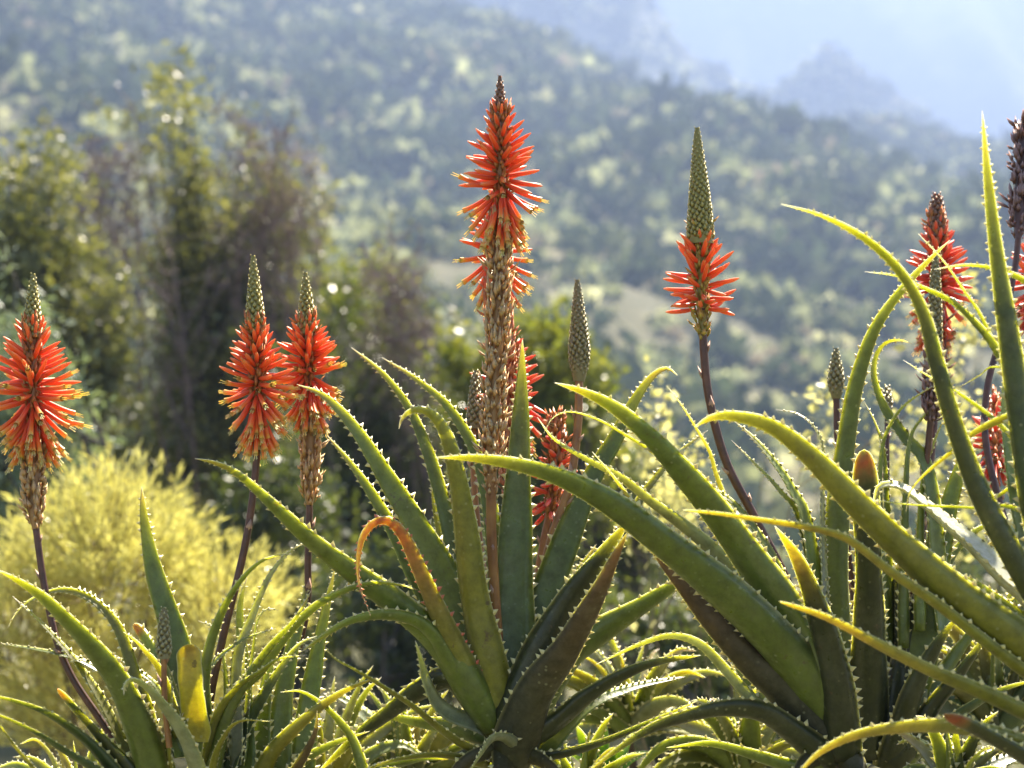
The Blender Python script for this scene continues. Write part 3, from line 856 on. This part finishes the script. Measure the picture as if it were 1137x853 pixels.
def plant(px, py, Y, label, group='flowering aloes', stem_r=0.026):
    """root on the ground under the rosette; a woody stem carries the rosette"""
    c = at(px, py, Y)
    gz = float(ground_z(c.x, Y))
    root = tag(empty('aloe_plant', (c.x, Y, gz)), label, 'aloe', group)
    mb = MB()
    P = catmull([(0.03, 0.04, -0.05), (-0.03, 0.03, (c.z - gz) * 0.4), (0.02, 0.0, (c.z - gz) * 0.75), (0, 0, c.z - gz)], 26)
    rr = stem_r * (1 + 0.22 * np.sin(np.arange(26) * 2.1)) * np.clip((25.5 - np.arange(26)) / 4, 0.15, 1)
    mb.tube(P, rr, 9)
    mb.build('stem', M['stem'], root)
    return root

G1 = (0.140, 0.185, 0.028)     # mid green
G2 = (0.080, 0.120, 0.036)     # blue green
G3 = (0.205, 0.205, 0.024)     # yellow green
G4 = (0.175, 0.225, 0.036)     # light green
G5 = (0.040, 0.050, 0.014)     # dark olive
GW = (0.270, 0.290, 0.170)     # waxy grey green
GY = (0.420, 0.360, 0.040)     # yellow

def leaves(root, Y, rows, seed=0):
    for i, row in enumerate(rows):
        kw = dict(row[4]) if len(row) > 4 else {}
        make_leaf(root, row[0], row[1], Y + kw.pop('y', 0.0), row[2], color=row[3], seed=seed * 100 + i, **kw)

d = dict
# ---- A : left plant
A = plant(170, 900, 2.27, 'left aloe with one flaming spike, tiny grey bud and yellow leaf stub')
leaves(A, 2.27, [
    ([(176, 890), (166, 840), (150, 796), (128, 752), (100, 715), (73, 686), (48, 662), (22, 645), (-4, 632)], 33, -0.16, G4, d(roll=28)),
    ([(206, 840), (202, 760), (191, 700), (172, 635), (161, 580), (157, 541)], 30, 0.10, G1, d(roll=12, face='a')),
    ([(170, 812), (151, 755), (135, 704), (117, 677), (93, 660), (65, 655), (36, 665), (18, 680), (8, 697)], 13, 0.06, G3, d(roll=50, face='a')),
    ([(236, 905), (224, 855), (205, 812), (180, 780), (160, 761), (146, 755), (138, 762), (137, 772)], 27, -0.14, GW, d(roll=45, mat='waxy')),
    ([(158, 890), (118, 842), (86, 812), (51, 789), (10, 775), (-25, 770)], 21, -0.10, G2, d(roll=55)),
    ([(158, 895), (112, 855), (75, 834), (41, 813), (5, 795), (-25, 786)], 18, -0.14, G2, d(roll=50)),
    ([(75, 910), (40, 854), (20, 829), (2, 806), (-14, 788)], 13, -0.14, G3, d(roll=50)),
    ([(170, 895), (144, 852), (120, 828), (93, 797), (74, 774), (65, 764)], 20, -0.06, G5, d(roll=40, mat='blunt', blunt=0.42)),
    ([(168, 812), (135, 762), (106, 742), (79, 729), (41, 720), (-8, 713)], 11, 0.05, G1, d(roll=70, face='a')),
    ([(160, 870), (134, 817), (113, 777), (86, 738), (52, 698), (30, 676), (15, 662)], 13, 0.03, G3, d(roll=60, face='a')),
    ([(200, 818), (180, 748), (161, 721), (147, 708), (137, 702)], 13, -0.02, G3, d(roll=40, mat='yellow')),
    ([(200, 812), (184, 750), (170, 722), (156, 702), (147, 694)], 20, 0.05, G1, d(roll=25, mat='blunt', blunt=0.5)),
    ([(216, 825), (215, 790), (212, 755), (208, 716)], 24, -0.03, (0.62, 0.52, 0.05), d(roll=10, thick=0.10, face='a', mat='yellow', blunt=0.72, teeth=False, label='blunt bright yellow leaf stub')),
    ([(200, 880), (182, 822), (165, 793), (150, 771), (138, 752)], 15, -0.06, G4, d(roll=55)),
    ([(200, 840), (178, 770), (150, 742), (122, 724)], 11, 0.04, G4, d(roll=60, face='a')),
    ([(190, 880), (170, 830), (140, 790), (112, 742), (100, 716)], 14, 0.05, G1, d(roll=45)),
    ([(200, 890), (192, 850), (190, 810), (191, 770), (187, 745)], 12, -0.08, G3, d(roll=75)),
], 1)
flower_spike(A, [(37, 304), (36, 380), (37, 470), (38, 560), (43, 610), (51, 660), (63, 712), (80, 752), (105, 790), (140, 840)], 2.38, (0, 70), (62, 182), (186, 285), 4.2,
             seed=1, cone_r=11, droop=-56, reach=54, nf=165, old_r=13, label='flaming orange spike with a green bud tip', dY=-0.10)
flower_spike(A, [(182, 675), (182, 700), (182, 730), (183, 780), (188, 830)], 2.22, (0, 55), None, None, 3.6, mats=('bud_olive', 'floret', 'old', 'stalk_amber'), seed=2, cone_r=8.5, tipr=0.45, bracts=2, label='tiny grey bud cone')

# ---- B : second from left
B = plant(262, 885, 2.33, 'aloe carrying the pair of touching orange spikes, with bright narrow leaves')
leaves(B, 2.33, [
    ([(235, 850), (227, 780), (226, 750), (234, 711), (249, 673), (266, 646), (287, 625), (306, 617), (324, 615)], 15, -0.02, G4, d(roll=50)),
    ([(262, 850), (261, 768), (264, 727), (279, 687), (294, 650), (308, 627), (324, 611), (341, 602)], 14, 0.06, GW, d(roll=35, face='a')),
    ([(228, 880), (240, 808), (262, 768), (287, 745), (315, 708), (345, 677), (373, 660), (408, 648), (440, 649), (467, 656)], 17, 0.00, G4, d(roll=48)),
    ([(240, 900), (262, 828), (285, 785), (310, 744), (332, 716), (352, 706)], 20, 0.02, G2, d(roll=45, face='a', mat='waxy')),
    ([(228, 890), (250, 800), (273, 756), (297, 721), (325, 690), (338, 670), (346, 655)], 16, -0.03, G4, d(roll=40)),
    ([(268, 850), (275, 770), (282, 715), (285, 692), (292, 679), (301, 676), (309, 678)], 10, 0.06, G4, d(roll=50, face='a')),
    ([(272, 860), (270, 770), (268, 708), (267, 673), (274, 642)], 19, 0.12, G4, d(roll=10, face='a')),
    ([(308, 900), (312, 800), (322, 730), (335, 680), (341, 640)], 24, 0.12, G4, d(roll=12, face='a')),
    ([(330, 900), (340, 800), (350, 738), (359, 690), (372, 630)], 24, 0.14, G4, d(roll=12, face='a')),
    ([(280, 880), (300, 838), (320, 815), (352, 787), (385, 766), (420, 752)], 18, -0.03, G3, d(roll=45, mat='yellow')),
    ([(412, 880), (394, 826), (376, 800), (356, 780), (334, 767), (312, 768)], 13, -0.02, G1, d(roll=45)),
    ([(212, 800), (222, 762), (238, 735), (255, 720), (275, 708), (306, 698)], 8, 0.02, G4, d(roll=60, face='a')),
    ([(222, 870), (238, 800), (262, 764), (290, 745), (311, 731), (341, 727)], 12, -0.06, G3, d(roll=55)),
    ([(240, 900), (236, 850), (250, 815), (268, 800), (300, 800)], 10, -0.08, G3, d(roll=55, mat='yellow')),
    ([(250, 890), (252, 800), (250, 740), (238, 700), (220, 690)], 9, 0.08, G1, d(roll=50, face='a')),
    ([(290, 900), (290, 820), (296, 760), (306, 720), (318, 700)], 22, 0.08, G4, d(roll=15, face='a')),
    ([(245, 900), (248, 840), (258, 790), (268, 755), (272, 720)], 16, 0.05, GW, d(roll=25, face='a')),
    ([(296, 900), (330, 850), (372, 824), (410, 812)], 18, 0.02, G1, d(roll=45)),
    ([(290, 910), (318, 870), (338, 838), (350, 812), (352, 790)], 15, -0.06, G5, d(roll=35, mat='brown')),
], 2)
flower_spike(B, [(281, 284), (284, 370), (286, 450), (284, 520), (275, 590), (262, 650), (247, 710), (232, 790), (236, 860)], 2.42, (0, 85), (78, 195), None, 4.6,
             mats=('bud_green', 'floret', 'old', 'stalk_dark'), seed=3, cone_r=11.5, reach=44, nf=150, droop=-66, label='orange spike on a bare purple stalk', dY=-0.06)
flower_spike(B, [(339, 303), (341, 380), (344, 460), (344, 540), (342, 620), (340, 680), (320, 760), (290, 850)], 2.50, (0, 68), (60, 150), (152, 262), 4.2,
             seed=4, cone_r=11, reach=42, nf=140, droop=-64, old_r=11, label='orange spike above a long column of withered flowers', dY=-0.08)

# ---- C : central rosette
C = plant(562, 818, 2.40, 'large open aloe rosette with broad upright leaf, red curled leaf and tallest spike', stem_r=0.032)
leaves(C, 2.40, [
    ([(568, 800), (569, 720), (571, 640), (574, 560), (578, 470), (580, 377)], 39, 0.10, G1, d(roll=8, face='a', label='broad upright green leaf')),
    ([(562, 815), (545, 740), (527, 660), (518, 590), (508, 530), (495, 482), (478, 459), (460, 455), (447, 464), (443, 476)], 33, -0.10, G3, d(roll=22)),
    ([(556, 800), (528, 712), (498, 645), (466, 590), (430, 532), (396, 478), (362, 441), (330, 427)], 33, -0.02, G4, d(roll=30, face='a')),
    ([(556, 790), (525, 690), (505, 610), (490, 550), (474, 498), (454, 453), (425, 415), (390, 386)], 22, 0.10, G1, d(roll=35, face='a')),
    ([(562, 790), (556, 690), (548, 590), (532, 512), (500, 455), (462, 421), (424, 397)], 24, 0.14, G4, d(roll=30, face='a')),
    ([(548, 800), (500, 710), (462, 640), (438, 592), (416, 553), (390, 515), (362, 482)], 25, 0.06, G4, d(roll=35, face='a')),
    ([(552, 812), (518, 745), (490, 686), (468, 636), (450, 597), (432, 578), (413, 582), (400, 605), (398, 645), (411, 684)], 24, -0.16, G3, d(roll=30, mat='dry', taper=1.25, label='drying orange leaf with a red curled tip')),
    ([(550, 805), (498, 722), (446, 674), (396, 638), (348, 602), (305, 562), (266, 527), (240, 514), (217, 509)], 34, -0.12, G1, d(roll=38)),
    ([(552, 806), (528, 760), (505, 742), (483, 706), (460, 688), (424, 682), (386, 690), (356, 708), (334, 724)], 22, -0.12, G4, d(roll=42)),
    ([(560, 838), (520, 826), (488, 804), (459, 781), (423, 759), (392, 742), (370, 730), (358, 714)], 17, -0.18, G3, d(roll=65)),
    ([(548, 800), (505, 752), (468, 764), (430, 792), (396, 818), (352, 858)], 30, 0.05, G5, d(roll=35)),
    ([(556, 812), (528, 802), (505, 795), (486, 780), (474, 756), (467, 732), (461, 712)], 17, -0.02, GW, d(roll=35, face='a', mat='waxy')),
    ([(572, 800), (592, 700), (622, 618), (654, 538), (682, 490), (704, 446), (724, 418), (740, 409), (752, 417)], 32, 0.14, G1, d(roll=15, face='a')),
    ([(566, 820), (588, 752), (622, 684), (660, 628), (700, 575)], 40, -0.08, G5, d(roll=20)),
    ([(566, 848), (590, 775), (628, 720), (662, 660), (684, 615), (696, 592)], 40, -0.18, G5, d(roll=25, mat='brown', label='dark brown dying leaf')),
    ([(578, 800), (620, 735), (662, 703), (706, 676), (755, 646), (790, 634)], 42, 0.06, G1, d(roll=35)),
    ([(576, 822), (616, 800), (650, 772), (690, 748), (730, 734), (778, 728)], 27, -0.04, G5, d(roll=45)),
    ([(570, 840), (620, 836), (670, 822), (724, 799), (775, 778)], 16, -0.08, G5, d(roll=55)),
    ([(586, 800), (640, 690), (700, 572), (728, 530), (757, 500), (786, 478)], 20, 0.16, G3, d(roll=35, face='a')),
    ([(566, 800), (590, 720), (640, 640), (662, 605)], 26, 0.12, G2, d(roll=20, face='a')),
    ([(556, 842), (566, 835), (570, 826), (560, 818), (545, 820), (532, 838), (520, 858)], 15, -0.16, GW, d(roll=30)),
    ([(540, 846), (500, 836), (462, 838), (420, 848), (380, 866)], 15, -0.14, G3, d(roll=65)),
    ([(552, 800), (520, 720), (500, 640), (484, 570), (478, 520)], 16, 0.14, G3, d(roll=30, face='a')),
    ([(600, 840), (650, 785), (700, 764), (760, 752)], 18, 0.10, G4, d(roll=45, face='a')),
    ([(545, 820), (500, 806), (455, 800), (410, 790)], 20, 0.08, G4, d(roll=30)),
    ([(552, 826), (520, 842), (500, 868), (492, 910)], 20, -0.10, G5, d(roll=40, mat='brown')),
    ([(575, 832), (606, 846), (628, 872), (634, 915)], 20, -0.12, G5, d(roll=40, mat='brown')),
    ([(560, 834), (556, 862), (548, 905)], 24, -0.12, G5, d(roll=15, mat='brown')),
], 3)
flower_spike(C, [(555, 84), (556, 170), (556, 260), (553, 340), (549, 430), (546, 520), (546, 600), (556, 760)], 2.40, (0, 56), (44, 165), (160, 470), 6,
             mats=('bud_brown', 'floret', 'old', 'stalk_amber'), seed=5, cone_r=8.5, reach=47, nf=130, droop=-60, old_r=13, label='tallest spike, orange flowers above a long beige withered column', open_from=0.68)
flower_spike(C, [(548, 150), (549, 230), (552, 330), (562, 420), (566, 520), (566, 640), (562, 780)], 2.56, None, (100, 165), (160, 390), 5,
             mats=('bud_brown', 'floret', 'old_red', 'stalk_dark'), seed=6, reach=44, nf=62, droop=-62, top_angle=40, old_r=13, dY=-0.1, label='orange spike hidden behind the tallest one', open_from=0.6)
flower_spike(C, [(566, 352), (566, 400), (566, 460), (566, 540), (564, 640), (562, 780)], 2.66, None, (40, 130), (110, 210), 4.5,
             mats=('bud_brown', 'floret', 'old_red', 'stalk_dark'), fcol='r', seed=7, reach=48, nf=62, droop=-60, top_angle=45, old_r=11, dY=-0.18, label='low red spike behind the broad upright leaf', open_from=0.7)
flower_spike(C, [(528, 412), (527, 450), (526, 490), (528, 560), (545, 700)], 2.62, (0, 70), None, None, 4.0, mats=('bud_olive', 'floret', 'old', 'stalk_amber'), seed=8, cone_r=8.5, tipr=0.5, dY=-0.15, label='slim brown bud cone')
flower_spike(C, [(641, 311), (643, 380), (643, 430), (641, 480), (632, 540), (612, 600), (590, 690), (574, 790)], 2.52, (0, 112), None, None, 5.2,
             mats=('bud_olive', 'floret', 'old', 'stalk_amber'), seed=9, cone_r=15.5, tipr=0.30, cone_base=0.72, bracts=9, dY=-0.08, label='unopened green bud cone on an amber stalk')
flower_spike(C, [(617, 466), (618, 510), (612, 560), (600, 620), (580, 760)], 2.60, (0, 16), (6, 118), None, 4.4,
             mats=('bud_brown', 'floret', 'old', 'stalk_amber'), fcol='r', seed=10, reach=28, nf=44, droop=-30, top_angle=62, cone_r=7, dY=-0.15, label='small red spike low among the leaves', open_from=0.95)

# ---- D : right of centre rosette
D = plant(925, 832, 2.30, 'aloe rosette whose long leaves sweep left, with the dark stalked green and orange cone', stem_r=0.032)
leaves(D, 2.30, [
    ([(925, 800), (892, 746), (846, 694), (790, 643), (738, 603), (684, 562), (630, 533), (580, 517), (530, 509), (484, 508)], 42, -0.22, G1, d(roll=35)),
    ([(930, 795), (880, 690), (834, 622), (791, 563), (752, 517), (720, 483), (683, 453), (650, 436), (616, 425)], 42, -0.10, G1, d(roll=38)),
    ([(924, 790), (850, 680), (797, 615), (757, 581), (724, 557), (690, 530), (652, 510), (616, 488), (597, 464)], 24, 0.02, GW, d(roll=48, mat='waxy')),
    ([(890, 740), (800, 590), (740, 515), (690, 480), (660, 464), (632, 457), (614, 464), (604, 481)], 10, 0.06, G3, d(roll=55)),
    ([(880, 770), (790, 660), (735, 598), (702, 557), (681, 529), (658, 502)], 13, -0.02, G3, d(roll=45, mat='yellow')),
    ([(920, 790), (850, 660), (800, 540), (788, 502), (772, 474), (757, 450), (740, 428)], 11, 0.16, G3, d(roll=50, mat='yellow')),
    ([(925, 790), (870, 640), (824, 568), (792, 542), (766, 518), (742, 499)], 16, 0.08, G1, d(roll=50, face='a')),
    ([(930, 840), (872, 768), (830, 730), (788, 684), (748, 636), (710, 588)], 38, -0.02, G5, d(roll=28, mat='brown')),
    ([(936, 838), (926, 742), (908, 676), (886, 622), (860, 584)], 34, -0.12, G5, d(roll=25, mat='tip')),
    ([(925, 835), (880, 810), (838, 778), (803, 740), (776, 714), (745, 706), (710, 716), (662, 738)], 17, 0.02, GW, d(roll=50, mat='waxy')),
    ([(925, 845), (875, 806), (843, 787), (802, 785), (757, 796), (724, 808), (690, 829), (650, 858)], 27, -0.12, G5, d(roll=40)),
    ([(925, 780), (898, 590), (880, 544), (864, 518), (840, 489), (815, 467)], 24, 0.16, G4, d(roll=35, face='a')),
    ([(928, 780), (892, 590), (866, 545), (840, 517), (812, 489)], 13, 0.14, G4, d(roll=45, face='a')),
    ([(925, 780), (916, 640), (913, 560), (914, 500), (904, 474), (885, 459), (862, 455)], 11, 0.18, GW, d(roll=50, face='a')),
    ([(930, 840), (890, 850), (840, 838), (790, 826), (740, 830)], 20, 0.06, G4, d(roll=50)),
    ([(930, 820), (880, 760), (860, 700), (850, 650), (838, 610)], 28, 0.10, G2, d(roll=20, face='a')),
    ([(915, 835), (890, 850), (876, 885), (872, 930)], 22, -0.10, G5, d(roll=40, mat='brown')),
    ([(936, 835), (950, 855), (956, 890), (952, 930)], 24, -0.12, G5, d(roll=20, mat='brown')),
], 4)
flower_spike(D, [(774, 142), (777, 230), (779, 320), (781, 380), (787, 440), (806, 512), (838, 575), (880, 660), (925, 790)], 2.40, (0, 128), (114, 204), (204, 240), 5.2,
             mats=('bud_green', 'floret', 'core_green', 'stalk_dark'), fcol='o', seed=11, core='core_green', old_r=8, cone_r=17, reach=40, nf=70, droop=0, top_angle=72, mid_angle=38, tipr=0.28, label='tall green cone with an orange skirt on a dark stalk', open_from=1.1, bracts=8, dY=-0.06)

# ---- E : upright crowd behind
E = plant(985, 850, 2.48, 'aloe of crowded upright dark leaves carrying the brown tipped red spike')
leaves(E, 2.48, [
    ([(932, 830), (926, 660), (930, 570), (940, 490), (950, 430), (970, 368), (1000, 323), (1030, 290), (1054, 267)], 31, -0.02, G1, d(roll=22)),
    ([(962, 840), (965, 700), (963, 600), (961, 540), (960, 499)], 34, -0.10, G5, d(roll=12, mat='blunt', blunt=0.55, label='dark leaf with a scorched blunt tip')),
    ([(1050, 700), (1032, 530), (1004, 485), (982, 453), (971, 420), (973, 396), (984, 381), (1000, 378), (1014, 382)], 20, 0.08, G4, d(roll=35, face='a')),
    ([(980, 700), (976, 560), (980, 497), (991, 468), (1008, 447), (1042, 425)], 11, 0.02, G4, d(roll=50)),
    ([(1002, 720), (1004, 560), (1009, 492), (1024, 464), (1048, 446)], 15, 0.04, G1, d(roll=45)),
    ([(1020, 700), (1024, 540), (1034, 497), (1050, 460)], 13, 0.06, G4, d(roll=40)),
    ([(990, 720), (985, 560), (982, 502), (973, 471), (960, 446)], 12, 0.04, G1, d(roll=45, face='a')),
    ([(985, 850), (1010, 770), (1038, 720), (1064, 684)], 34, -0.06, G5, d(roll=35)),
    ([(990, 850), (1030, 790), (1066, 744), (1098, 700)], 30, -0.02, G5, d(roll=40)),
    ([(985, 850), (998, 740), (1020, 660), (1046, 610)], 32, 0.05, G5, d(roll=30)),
    ([(1010, 760), (1040, 620), (1060, 540), (1078, 480)], 34, 0.12, G4, d(roll=12, face='a')),
    ([(975, 850), (990, 720), (1000, 640), (1012, 590)], 34, 0.02, G5, d(roll=20, face='a')),
    ([(995, 850), (1050, 800), (1100, 770), (1150, 755)], 24, -0.02, G2, d(roll=50)),
    ([(960, 850), (940, 740), (916, 680), (890, 640)], 26, 0.12, G1, d(roll=20, face='a')),
    ([(1000, 850), (1040, 760), (1090, 690), (1130, 660)], 24, 0.10, G1, d(roll=30)),
    ([(1010, 800), (1040, 660), (1070, 600), (1120, 570)], 22, 0.14, G2, d(roll=30)),
], 5)
flower_spike(E, [(1040, 216), (1041, 290), (1040, 370), (1038, 450), (1030, 540), (1010, 700), (985, 840)], 2.74, (0, 50), (36, 155), (150, 270), 4.8,
             mats=('bud_brown', 'floret', 'old_dark', 'stalk_dark'), fcol='r', seed=12, cone_r=12, reach=40, nf=140, droop=-74, tipr=0.55, old_r=9, dY=-0.22, label='red spike with a blunt brown tip', open_from=0.66)
flower_spike(E, [(1039, 284), (1038, 340), (1036, 400), (1032, 480), (1012, 660), (985, 840)], 2.52, (0, 118), None, (112, 190), 4.2,
             mats=('bud_olive', 'floret', 'old_dark', 'stalk_dark'), seed=13, cone_r=10, tipr=0.5, old_r=9, label='slender olive bud cone in front of the red spike')
flower_spike(E, [(928, 387), (928, 420), (929, 455), (931, 500), (945, 640), (975, 840)], 2.60, (0, 56), None, None, 4.4, mats=('bud_olive', 'floret', 'old', 'stalk_dark'), seed=14, cone_r=12, tipr=0.35, cone_base=0.65, dY=-0.1, label='small grey bud cone on a dark stalk')
flower_spike(E, [(985, 429), (985, 460), (985, 520), (985, 700)], 2.75, (0, 30), None, None, 3.2, mats=('bud_olive', 'floret', 'old', 'stalk_dark'), seed=15, cone_r=6, tipr=0.5, dY=-0.2, bracts=2)

# ---- Fp : nearest plant at the right edge
Fp = plant(1215, 800, 2.06, 'aloe at the right edge with yellow and white lit leaves reaching left', stem_r=0.034)
leaves(Fp, 2.06, [
    ([(1215, 790), (1137, 716), (1062, 660), (1002, 608), (952, 560), (902, 508), (858, 474), (815, 462), (790, 464), (772, 474)], 44, -0.02, G3, d(roll=35, mat='green', taper=0.6)),
    ([(1215, 800), (1120, 730), (1040, 668), (990, 634), (942, 598), (900, 585), (848, 577), (800, 570), (758, 566)], 19, -0.06, G3, d(roll=60, mat='yellow', taper=0.45)),
    ([(1215, 820), (1137, 788), (1090, 766), (1030, 741), (975, 714), (920, 686), (866, 668)], 25, -0.10, G3, d(roll=55, mat='yellow', taper=0.45, blunt=0.25)),
    ([(1215, 860), (1150, 830), (1100, 812), (1050, 804), (1000, 806), (950, 816), (912, 835), (884, 862)], 25, -0.10, G3, d(roll=50, mat='yellow', taper=0.5)),
    ([(1215, 880), (1137, 838), (1090, 812), (1050, 793)], 26, -0.12, G5, d(roll=35, mat='blunt', blunt=0.5, label='brown leaf with a scorched red tip')),
    ([(1215, 760), (1160, 670), (1119, 633), (1080, 599), (1043, 569), (1012, 545), (992, 537), (976, 541), (970, 560)], 52, 0.24, (0.42, 0.43, 0.30), d(roll=54, face='a', mat='waxy', label='waxy leaf shining white in the sun')),  # pale base colour carries the white sun sheen
    ([(1205, 760), (1160, 600), (1136, 470), (1120, 370), (1106, 282), (1096, 200), (1090, 124)], 30, 0.00, (0.060, 0.090, 0.026), d(roll=18)),
    ([(1210, 770), (1140, 645), (1092, 555), (1062, 475), (1041, 402), (1026, 348), (1000, 302), (960, 265), (912, 240), (867, 227)], 25, -0.02, (0.06, 0.08, 0.024), d(roll=45)),
    ([(1190, 600), (1150, 470), (1110, 392), (1085, 359), (1057, 334), (1020, 317), (994, 306), (960, 302)], 15, 0.08, G1, d(roll=50)),
    ([(1190, 620), (1140, 480), (1110, 395), (1088, 348), (1071, 324), (1046, 289), (1019, 260)], 9, 0.10, G1, d(roll=60)),
    ([(1230, 460), (1180, 345), (1137, 311), (1106, 298), (1071, 294), (1038, 299)], 13, 0.05, G1, d(roll=60)),
    ([(1215, 560), (1160, 458), (1119, 463), (1080, 481), (1055, 502), (1028, 524), (1010, 545), (1005, 568)], 16, 0.08, G3, d(roll=50, mat='yellow')),
    ([(1200, 640), (1150, 520), (1116, 478), (1092, 456), (1058, 432), (1031, 417), (1004, 400)], 10, 0.14, G1, d(roll=60)),
    ([(1215, 480), (1150, 420), (1104, 407), (1086, 417), (1060, 433)], 9, 0.2, G4, d(roll=60)),
    ([(1215, 660), (1137, 569), (1080, 563), (1012, 560), (958, 554)], 10, 0.16, G4, d(roll=65)),
    ([(1215, 680), (1170, 570), (1140, 536), (1107, 551), (1080, 575)], 18, 0.16, G3, d(roll=45)),
    ([(1215, 780), (1150, 700), (1096, 655), (1060, 640), (1030, 655)], 20, 0.18, G1, d(roll=45)),
    ([(1200, 780), (1140, 600), (1120, 500), (1116, 430), (1124, 380)], 26, 0.20, G4, d(roll=20, face='a')),
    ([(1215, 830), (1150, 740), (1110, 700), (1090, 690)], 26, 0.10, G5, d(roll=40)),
], 6)
flower_spike(Fp, [(1139, 140), (1133, 220), (1128, 290), (1112, 370), (1095, 440), (1100, 520), (1150, 680), (1205, 790)], 2.62, None, None, (0, 150), 4.0,
             mats=('bud_brown', 'floret', 'old_dark', 'stalk_dark'), seed=16, old_r=12, dY=-0.45, label='dry brown seed spike', bracts=6)
flower_spike(Fp, [(1158, 220), (1156, 300), (1150, 380), (1150, 480), (1180, 640), (1205, 790)], 2.66, (0, 60), (50, 170), None, 4.4,
             mats=('bud_brown', 'floret', 'old', 'stalk_dark'), fcol='r', seed=17, cone_r=11, reach=42, nf=95, dY=-0.5, label='red spike cut by the picture edge')
flower_spike(Fp, [(1106, 430), (1106, 490), (1108, 560), (1130, 640), (1190, 770)], 2.85, None, (30, 150), None, 4.0,
             mats=('bud_brown', 'floret', 'old', 'stalk_amber'), fcol='r', seed=18, reach=34, nf=60, dY=-0.6, top_angle=50, droop=-70, label='low red spike tucked among the leaves')

# ---- lower, smaller rosettes that close the gaps
def small_rosette(px, py, Y, n, L, wpx, label, seed, cols, amin=-10, amax=190):
    r = np.random.default_rng(seed)
    root = plant(px, py + 22, Y, label, 'small aloes under the big ones', stem_r=0.018)
    for k in range(n):
        a = R(amin + (amax - amin) * (k + r.uniform(0.1, 0.9)) / n)
        l = L * r.uniform(0.7, 1.15)
        dx, dy = math.cos(a), -math.sin(a)
        sagp = r.uniform(0.10, 0.55) * l * abs(dx) 
        pts = [(px, py + 10), (px + dx * l * .35, py + dy * l * .42), (px + dx * l * .72, py + dy * l * .72 + sagp * .25), (px + dx * l, py + dy * l * .9 + sagp)]
        c = cols[r.integers(len(cols))]
        mat = ['green', 'green', 'waxy', 'yellow'][r.integers(4)]
        make_leaf(root, pts, wpx * r.uniform(0.7, 1.15), Y, r.uniform(-0.14, 0.12), roll=r.uniform(15, 65), face='ab'[r.integers(2)], mat=mat, color=c, seed=seed * 50 + k)
SG = [G1, G4, G4, G3, GW]
small_rosette(700, 800, 2.86, 20, 120, 20, 'small sunlit aloe in the gap under the arching white leaf', 61, SG)
small_rosette(830, 850, 2.70, 16, 130, 22, 'small aloe under the sweeping leaves, low beside the white arch', 62, SG)
small_rosette(455, 860, 2.72, 18, 140, 24, 'small aloe low between the narrow leaved aloe and the large rosette', 63, SG)
small_rosette(360, 890, 2.62, 16, 170, 24, 'small aloe under the pair of touching spikes', 64, SG, 20, 160)
small_rosette(90, 910, 2.55, 14, 140, 20, 'small aloe low beneath the left flower spike', 65, SG, 20, 160)
small_rosette(1110, 800, 2.75, 16, 170, 28, 'dark small aloe behind the yellow edged right leaves', 66, [G1, G2, G5], 10, 170)
small_rosette(1060, 880, 2.30, 14, 110, 24, 'small aloe beneath the scorched red leaf tip', 67, [G1, G2, G5], 20, 170)
small_rosette(640, 900, 2.62, 14, 120, 20, 'small aloe below the dark brown dying leaf', 68, SG, 10, 170)

# broad-leaved weed in the sunny gap
M['weed'] = leaf_mat('weed_leaf', [(0.0, KEEP), (0.9, (0.2, 0.3, 0.04, 0.0)), (1.0, (0.2, 0.3, 0.04, 0.4))], rough=0.28, scale=0.006, spots=0.3)
wr = tag(empty('broadleaf_weed', gpt(668, 2.75)), 'bright green smooth leaved weed at the foot of the large rosette', 'weed')
wmb = MB()
for k, (x0, x1, y1, wd) in enumerate([(668, 640, 806, 26), (668, 672, 800, 24), (668, 706, 812, 22), (668, 625, 838, 20), (668, 728, 838, 20), (668, 690, 826, 18)]):
    make_leaf(wr, [(x0, 880), (x0 + (x1 - x0) * 0.35, 850), (x0 + (x1 - x0) * 0.75, (850 + y1) / 2 - 6), (x1, y1)], wd, 2.75, rng.uniform(-0.1, 0.05), roll=25 + 8 * k, face='ab'[k % 2], mat='weed', color=(0.10, 0.26, 0.03), thick=0.06, teeth=False, seed=900 + k)
wp = np.array(at(668, 880, 2.75)) - np.array(wr.location)
wmb.tube(catmull([(0, 0, 0), wp * 0.5 + np.array([0.02, 0, 0]), wp], 8), np.linspace(0.006, 0.004, 8), 6)
wmb.build('stem', M['stalk_green'], wr)

# ------------------------------------------------------------------ haze
def haze():
    x0, x1, y0, y1, z0, z1 = -760, 860, -60, 1250, -75, 300
    V = [(x, y, z) for x in (x0, x1) for y in (y0, y1) for z in (z0, z1)]
    Q = [(0, 1, 3, 2), (4, 6, 7, 5), (0, 4, 5, 1), (2, 3, 7, 6), (0, 2, 6, 4), (1, 5, 7, 3)]
    m = bpy.data.materials.new('haze_air')
    m.use_nodes = True
    nt = m.node_tree
    nt.nodes.clear()
    o = nt.nodes.new('ShaderNodeOutputMaterial')
    v = nt.nodes.new('ShaderNodeVolumePrincipled')
    v.inputs['Color'].default_value = (0.29, 0.38, 0.60, 1)
    v.inputs['Density'].default_value = HAZE_DENSITY
    v.inputs['Anisotropy'].default_value = 0.3
    nt.links.new(v.outputs[0], o.inputs['Volume'])
    tag(link('haze', mesh_np('haze', V, Q), m), 'pale blue haze over the far hillside and mountain', 'haze', kind='stuff')
haze()
